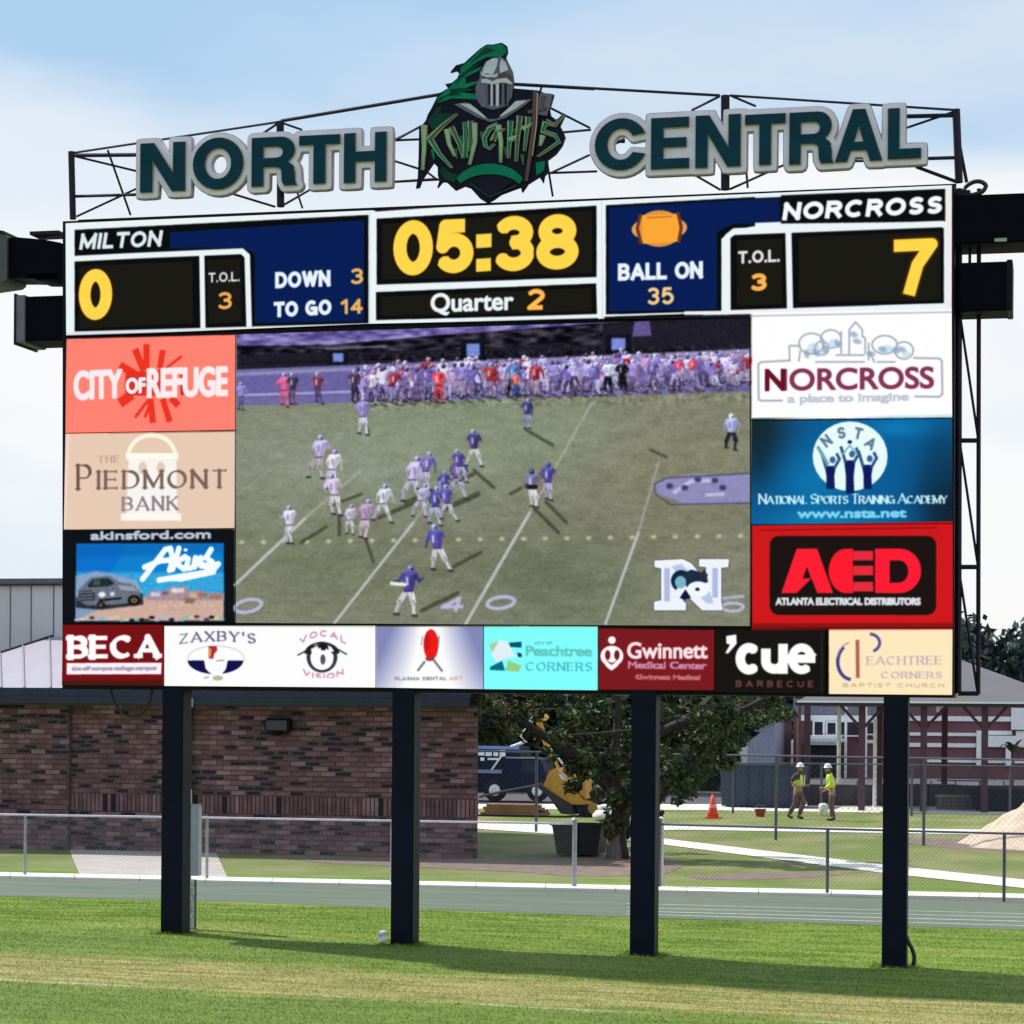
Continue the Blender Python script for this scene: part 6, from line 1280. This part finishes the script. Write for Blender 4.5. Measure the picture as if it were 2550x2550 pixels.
# yellow backhoe
yl = gd(1400, 2034).y; bxx = lambda x: pl(x, 1950, yl).x; bz_ = lambda y: pl(1400, y, yl).z
bh = empty('backhoe_loader', (bxx(1410), yl + 1, 0), label='yellow digger with its boom raised behind the tree trunk', cat='digger')
M_yel = mat('machine_yellow', (.60, .30, .04), .5, var=.15); M_drk = mat('machine_dark', (.035, .03, .045), .6)
def slab(name, pts, ya, yb_, m_, par): 
    v1 = [(bxx(x), ya, bz_(y)) for x, y in pts]; v2 = [(bxx(x), yb_, bz_(y)) for x, y in pts]; n = len(pts)
    ar = sum(pts[i][0]*pts[(i+1) % n][1] - pts[(i+1) % n][0]*pts[i][1] for i in range(n)); F = [tuple(range(n)), tuple(range(n, 2*n))[::-1]] + [((i+1) % n, i, i + n, (i+1) % n + n) for i in range(n)]
    return MB().add(v1 + v2, F).build(name, m_, par, bevel=.02)
slab('hood', [(1352,1958),(1368,1920),(1386,1912),(1400,1940),(1428,1965),(1452,1992),(1478,1994),(1470,2002),(1425,2004),(1396,1988)], yl, yl + 1.3, M_yel, bh)
slab('blade', [(1340,1960),(1352,1956),(1396,1990),(1425,2006),(1432,2028),(1400,2026),(1370,1985)], yl - .2, yl + 1.6, M_drk, bh)
slab('cab', [(1416,1930),(1455,1932),(1456,1990),(1430,1968),(1416,1954)], yl + .15, yl + 1.2, M_yel, bh)
slab('cab_window', [(1422,1936),(1448,1938),(1448,1966),(1430,1960),(1422,1952)], yl + .13, yl + .149, M_win, bh)
slab('headlamp', [(1388,1926),(1400,1926),(1412,1946),(1398,1942)], yl - .03, yl - .002, M_wh, bh)
MB().tube([(bxx(x), yl + .5, bz_(y)) for x, y in [(1386,1925),(1372,1890),(1352,1862)]], .06, 8).build('boom', M_yel, bh)
MB().tube([(bxx(x), yl + .7, bz_(y)) for x, y in [(1352,1862),(1330,1800),(1305,1762)]], .10, 8).build('boom', M_yel, bh)
MB().tube([(bxx(x), yl + .45, bz_(y)) for x, y in [(1402,1915),(1388,1895),(1356,1858)]], .035, 6).build('ram', M_wh, bh)
slab('bucket', [(1306,1760),(1322,1762),(1350,1786),(1342,1796),(1318,1788)], yl + .3, yl + 1.1, M_yel, bh)
slab('chassis', [(1430,2004),(1520,2000),(1518,2030),(1440,2034)], yl + .2, yl + 1.2, M_drk, bh)
wheel(bh, (bxx(1478), yl + .15, bz_(2012)), .36, hub=(.45, .25, .06)); wheel(bh, (bxx(1518), yl + .15, bz_(2014)), .34, hub=(.45, .25, .06))
# timber stack
yt_ = gd(1280, 2034).y; sx_ = lambda x: pl(x, 2020, yt_).x
ts = empty('timber_stack', (sx_(1280), yt_, 0), label='low stack of reddish timber boards in front of the dark blue truck', cat='timber'); rr_ = random.Random(4)
for lv in range(4):
    for j in range(3):
        xa_ = sx_(1194 + rr_.uniform(0, 10) + lv*3); xb_ = sx_(1366 - rr_.uniform(0, 26) - lv*5); z = .06 + lv*.085
        MB().box(xa_, xb_, yt_ + j*.26, yt_ + j*.26 + .23, z, z + .075).build('board', mat('timber_red', (.30, .145, .08), .8, var=.3, scale=3, stretch=(.4, 3, 3)), ts)
MB().tube([(sx_(1195), yt_ - .1, .62), (sx_(1260), yt_ - .1, .82), (sx_(1352), yt_ - .1, 1.05)], .05, 6).build('pole', M_drk, ts)
MB().box(sx_(1185), sx_(1420), yt_ - .06, yt_ - .01, 0, .06).build('bearer', M_dk, ts)
# white sacks
p = gd(1505, 2046)
for i, (dx, dz, s_, lb) in enumerate([(0, 0, 1, 'white filled sack beside the tree trunk, lower of the two'), (-.05, .30, .55, 'smaller white sack lying on top of the lower one')]):
    mb = MB().lathe((p.x + dx, p.y + .4, dz), [(.20*s_, .0), (.42*s_, .05), (.46*s_, .18), (.34*s_, .32*s_), (.08, .36*s_ + .02)], 12); mb.build('sack', mat('sack_white', (.74, .73, .74), .8, bump=.4), smooth=True, label=lb, cat='sack', group='white sacks by the tree')
# cone
def cone(x, y, label, s_=1.0):
    p = gd(x, y); r = empty('traffic_cone', (p.x, p.y, 0), label=label, cat='traffic cone'); mo = mat('cone_orange', (.80, .055, .02), .5)
    MB().box(p.x - .24*s_, p.x + .24*s_, p.y - .24*s_, p.y + .24*s_, .0, .04).build('base', mo, r, bevel=.01)
    MB().lathe((p.x, p.y, .04), [(.19*s_, 0), (.15*s_, .18*s_), (.10*s_, .42*s_), (.04*s_, .70*s_), (.01, .71*s_)], 18).build('cone_body', mo, r, smooth=True)
    MB().lathe((p.x, p.y, .04 + .30*s_), [(.132*s_, 0), (.108*s_, .11*s_)], 18).build('reflective_band', mat('cone_band', (.85, .30, .24), .5), r)
cone(1775, 2038, 'orange traffic cone on the grass left of the workers')
p = gd(1893, 2034); bk = empty('red_bucket', (p.x, p.y, 0), label='small dark red bucket on the grass between cone and workers', cat='bucket')
MB().lathe((p.x, p.y, 0), [(.13, 0), (.19, .24), (.20, .25), (.175, .25), (.12, .03)], 16).build('bucket_body', mat('bucket_red', (.30, .035, .03), .5), bk)
MB().tube([(p.x + .19*math.cos(t), p.y, .25 + .13*math.sin(t)) for t in [math.pi*i/8 for i in range(9)]], .008, 5).build('handle', M_galv, bk)

# ------------------------------------------------------------------ the two workers
def skin(name, verts, edges, radii, m_, parent, lvl=2, root=0, **k):
    me = bpy.data.meshes.new(name); me.from_pydata([tuple(v_) for v_ in verts], edges, []); o = bpy.data.objects.new('tmp', me); C.objects.link(o)
    o.modifiers.new('s', 'SKIN'); lay = me.skin_vertices[0].data
    for i, r in enumerate(radii): lay[i].radius = (r, r) if not isinstance(r, tuple) else r; lay[i].use_root = (i == root)
    sb = o.modifiers.new('d', 'SUBSURF'); sb.levels = lvl; sb.render_levels = lvl
    dg = bpy.context.evaluated_depsgraph_get(); dg.update(); m2 = bpy.data.meshes.new_from_object(o.evaluated_get(dg)); m2.name = name
    bpy.data.objects.remove(o); bpy.data.meshes.remove(me); m2.materials.clear(); m2.materials.append(m_)
    for p_ in m2.polygons: p_.use_smooth = True
    o = bpy.data.objects.new(name, m2); C.objects.link(o); o.parent = parent; return tag(o, **k)
M_skin = mat('skin', (.42, .23, .16), .6, var=.08); M_hv = mat('hi_vis_yellow', (.62, .80, .06), .7, var=.06); M_sil = mat('reflective_tape', (.70, .72, .62), .4)
M_trs = mat('work_trousers', (.15, .085, .085), .85, var=.15); M_shirt = mat('dark_shirt', (.05, .035, .055), .8); M_boot = mat('boot', (.012, .012, .02), .6); M_hat = mat('hard_hat', (.78, .78, .92), .4); M_hair = mat('dark_hair', (.02, .015, .012), .8)
def worker(px_, py_, heading, label, legs, arms, hoodie, hat, lean=0.0, holding=None):
    p = gd(px_, py_); r = empty('person', (p.x, p.y, 0), label=label, cat='person', group='workers in high-visibility tops'); r.rotation_euler = (0, 0, heading)
    # local space: x to the person's right, y forward
    pel = Vector((0, 0, .95)); ch = Vector((0, .02 + lean*.5, 1.22)); nk = Vector((0, .03 + lean, 1.46)); hd = Vector((0, .06 + lean*1.15, 1.60))
    V_ = [pel, Vector((0, .01+lean*.2, 1.08)), ch, Vector((0, .02+lean*.8, 1.38)), nk, hd - Vector((0, .01, .03)), hd + Vector((0, .015, .06))]; E_ = [(0,1),(1,2),(2,3),(3,4),(4,5),(5,6)]; R_ = [(.155,.12), (.135,.105), (.165,.12), (.15,.10), .058, .088, .085]
    for s_, (kn, an_, to) in zip((-1, 1), legs):
        n = len(V_); V_ += [Vector((s_*.09, 0, .90)), Vector(kn), Vector(an_), Vector(to)]; E_ += [(0, n), (n, n+1), (n+1, n+2), (n+2, n+3)]; R_ += [.095, .062, .042, .038]
    hands = []
    for s_, (el, wr, ha) in zip((-1, 1), arms):
        n = len(V_); V_ += [Vector((s_*.17, .02+lean*.85, 1.40)), Vector(el), Vector(wr), Vector(ha)]; E_ += [(3, n), (n, n+1), (n+1, n+2), (n+2, n+3)]; R_ += [.062, .045, .032, (.042,.022)]
        hands.append((s_, Vector(wr), Vector(ha)))
        dv = (Vector(ha) - Vector(wr)).normalized(); sd = dv.cross(Vector((0, 1, 0))) ; sd = sd.normalized() if sd.length > .1 else Vector((1, 0, 0))
        for q in range(4):
            m0 = n + 3; k_ = len(V_); b0 = Vector(ha) + sd*(q-1.5)*.021 + dv*.02; V_ += [b0 + dv*.035, b0 + dv*(.062 - .006*abs(q-1.3)) + Vector((0, .012, -.01))]; E_ += [(m0, k_), (k_, k_+1)]; R_ += [.0095, .0075]
        k_ = len(V_); V_ += [Vector(ha) - dv*.02 + sd*.045, Vector(ha) + dv*.02 + sd*.062]; E_ += [(n+3, k_), (k_, k_+1)]; R_ += [.011, .009]
    skin('body', V_, E_, R_, M_skin, r, 2)
    # face, ears, hair
    mb = MB(); f_ = hd + Vector((0, .085, .03))
    mb.lathe(f_ + Vector((0, .004, -.02)), [(.004, .03), (.012, .0), (.014, -.012), (.004, -.016)], 8)
    for s_ in (-1, 1): mb.lathe(hd + Vector((s_*.085, .0, .0)), [(.006, -.03), (.016, -.01), (.018, .015), (.006, .03)], 8)
    mb.build('facial_features', M_skin, None).parent = r
    mb = MB(); 
    for s_ in (-1, 1): mb.lathe(hd + Vector((s_*.032, .083, .035)), [(.002, -.006), (.008, 0), (.002, .006)], 6)
    mb.box(-.022, .022, hd.y + .078, hd.y + .09, hd.z - .045, hd.z - .038).build('eyes_and_mouth', M_hair, None).parent = r
    skin('hair', [hd + Vector((0, -.03, .075)), hd + Vector((0, -.05, .03)), hd + Vector((0, -.045, -.03))], [(0,1),(1,2)], [.085, .075, .05], M_hair, r, 1)
    # trousers and boots
    V2 = [pel + Vector((0,0,.02)), pel + Vector((0, 0, -.06))]; E2 = [(0,1)]; R2 = [(.17,.135), (.16,.13)]
    for s_, (kn, an_, to) in zip((-1, 1), legs):
        n = len(V2); V2 += [Vector((s_*.09, 0, .84)), Vector(kn), Vector(an_) + Vector((0,0,.03))]; E2 += [(1, n), (n, n+1), (n+1, n+2)]; R2 += [.115, .082, .075]
        skin('boot', [Vector(an_) + Vector((0,-.03,.06)), Vector(an_) + Vector((0,-.01,-.03)), Vector(to) + Vector((0,.02,-.01))], [(0,1),(1,2)], [.06, .055, .045], M_boot, r, 2)
    skin('trousers', V2, E2, R2, M_trs, r, 2)
    V3 = [Vector((0, .01+lean*.1, 1.0)), Vector((0, .01+lean*.3, 1.12)), ch + Vector((0,0,.02)), Vector((0, .02+lean*.8, 1.385)), Vector((0, .02+lean*.9, 1.44))]; E3 = [(0,1),(1,2),(2,3),(3,4)]; R3 = [(.185,.15), (.18,.145), (.195,.145), (.185,.125), (.09,.08)]
    def sleeves(V_, E_, R_, full):
        for s_, (el, wr, ha) in zip((-1, 1), arms):
            n = len(V_); V_ += [Vector((s_*.19, .02+lean*.85, 1.39)), Vector(el)]; E_ += [(3, n), (n, n+1)]; R_ += [.085, .068]
            if full: V_ += [Vector(wr)]; E_ += [(n+1, n+2)]; R_ += [.052]
    if hoodie:
        sleeves(V3, E3, R3, True); j = skin('hooded_jacket', V3, E3, R3, M_hv, r, 2)
        skin('hood', [nk + Vector((0,-.06,-.02)), nk + Vector((0,-.08,.05))], [(0,1)], [(.09,.06), (.07,.045)], M_hv, r, 1)
    else:
        Vs = [v_.copy() for v_ in V3]; Es = list(E3); Rs = [tuple(q*.93 for q in t) for t in R3]; sleeves(Vs, Es, Rs, False); skin('shirt', Vs, Es, Rs, M_shirt, r, 2)
        skin('safety_vest', V3, E3, R3, M_hv, r, 2)
        mb = MB()
        for s_ in (-1, 1): mb.quadbox([(s_*.05, .165+lean*.5, 1.05), (s_*.10, .165+lean*.5, 1.05), (s_*.13, .16+lean*.9, 1.40), (s_*.08, .16+lean*.9, 1.40)], (0, .008, 0)); mb.quadbox([(s_*.05, -.155+lean*.3, 1.05), (s_*.10, -.155+lean*.3, 1.05), (-s_*.12, -.125+lean*.8, 1.40), (-s_*.07, -.125+lean*.8, 1.40)], (0, -.008, 0))
        mb.build('reflective_strap', M_sil, None).parent = r
    if hat:
        h = MB().lathe(hd + Vector((0, -.005, .055)), [(.145, 0), (.145, .012), (.115, .02), (.112, .07), (.085, .12), (.03, .145), (.005, .147)], 20).build('hard_hat', M_hat, None, smooth=True); h.parent = r
    return r, hands
wb = Vector
worker(1986, 2040, rad(-118), 'worker in a yellow vest over a dark shirt, walking with bent arms', [((-.10, .16, .52), (-.10, -.02, .09), (-.10, .14, .05)), ((.10, -.02, .50), (.10, -.26, .12), (.10, -.12, .05))], [((-.27, -.02, 1.16), (-.20, .20, 1.06), (-.14, .30, 1.07)), ((.28, -.06, 1.17), (.22, .16, 1.04), (.16, .26, 1.05))], False, True, lean=.03)
worker(2072, 2044, rad(100), 'worker in a bright yellow hooded jacket and white hard hat, standing', [((-.10, .05, .50), (-.10, -.04, .09), (-.11, .10, .045)), ((.10, .0, .50), (.11, .0, .09), (.12, .14, .045))], [((-.26, .05, 1.14), (-.22, .25, 1.02), (-.18, .34, 1.02)), ((.26, -.02, 1.13), (.25, .18, .95), (.22, .27, .91))], True, True, lean=.08)
# paper drink cup/bag held low by the second worker: white sack on the ground beside the boots
p = gd(2050, 2032); MB().lathe((p.x, p.y, 0), [(.13, 0), (.15, .02), (.15, .36), (.12, .40), (.05, .42)], 14).build('white_drum', mat('drum_white', (.72,.72,.62), .6), smooth=True, label='small white drum at the feet of the right-hand worker', cat='drum')
# poles and thin masts that stand on the works
for x, yb, yt, m_, lb in [(1988,2010,1745,M_trs,'thin brown mast between the tree and the striped building'),(2088,2008,1745,M_sil,'thin pale pole in front of the striped building'),(2178,2010,1790,M_wb,'slim white pole just left of the fourth scoreboard post')]:
    p = gd(x, yb); MB().tube([(p.x, p.y, 0), (p.x, p.y, pl(x, yt, p.y).z)], .07, 8).build('pole', m_, label=lb, cat='pole', group='thin poles on the works')
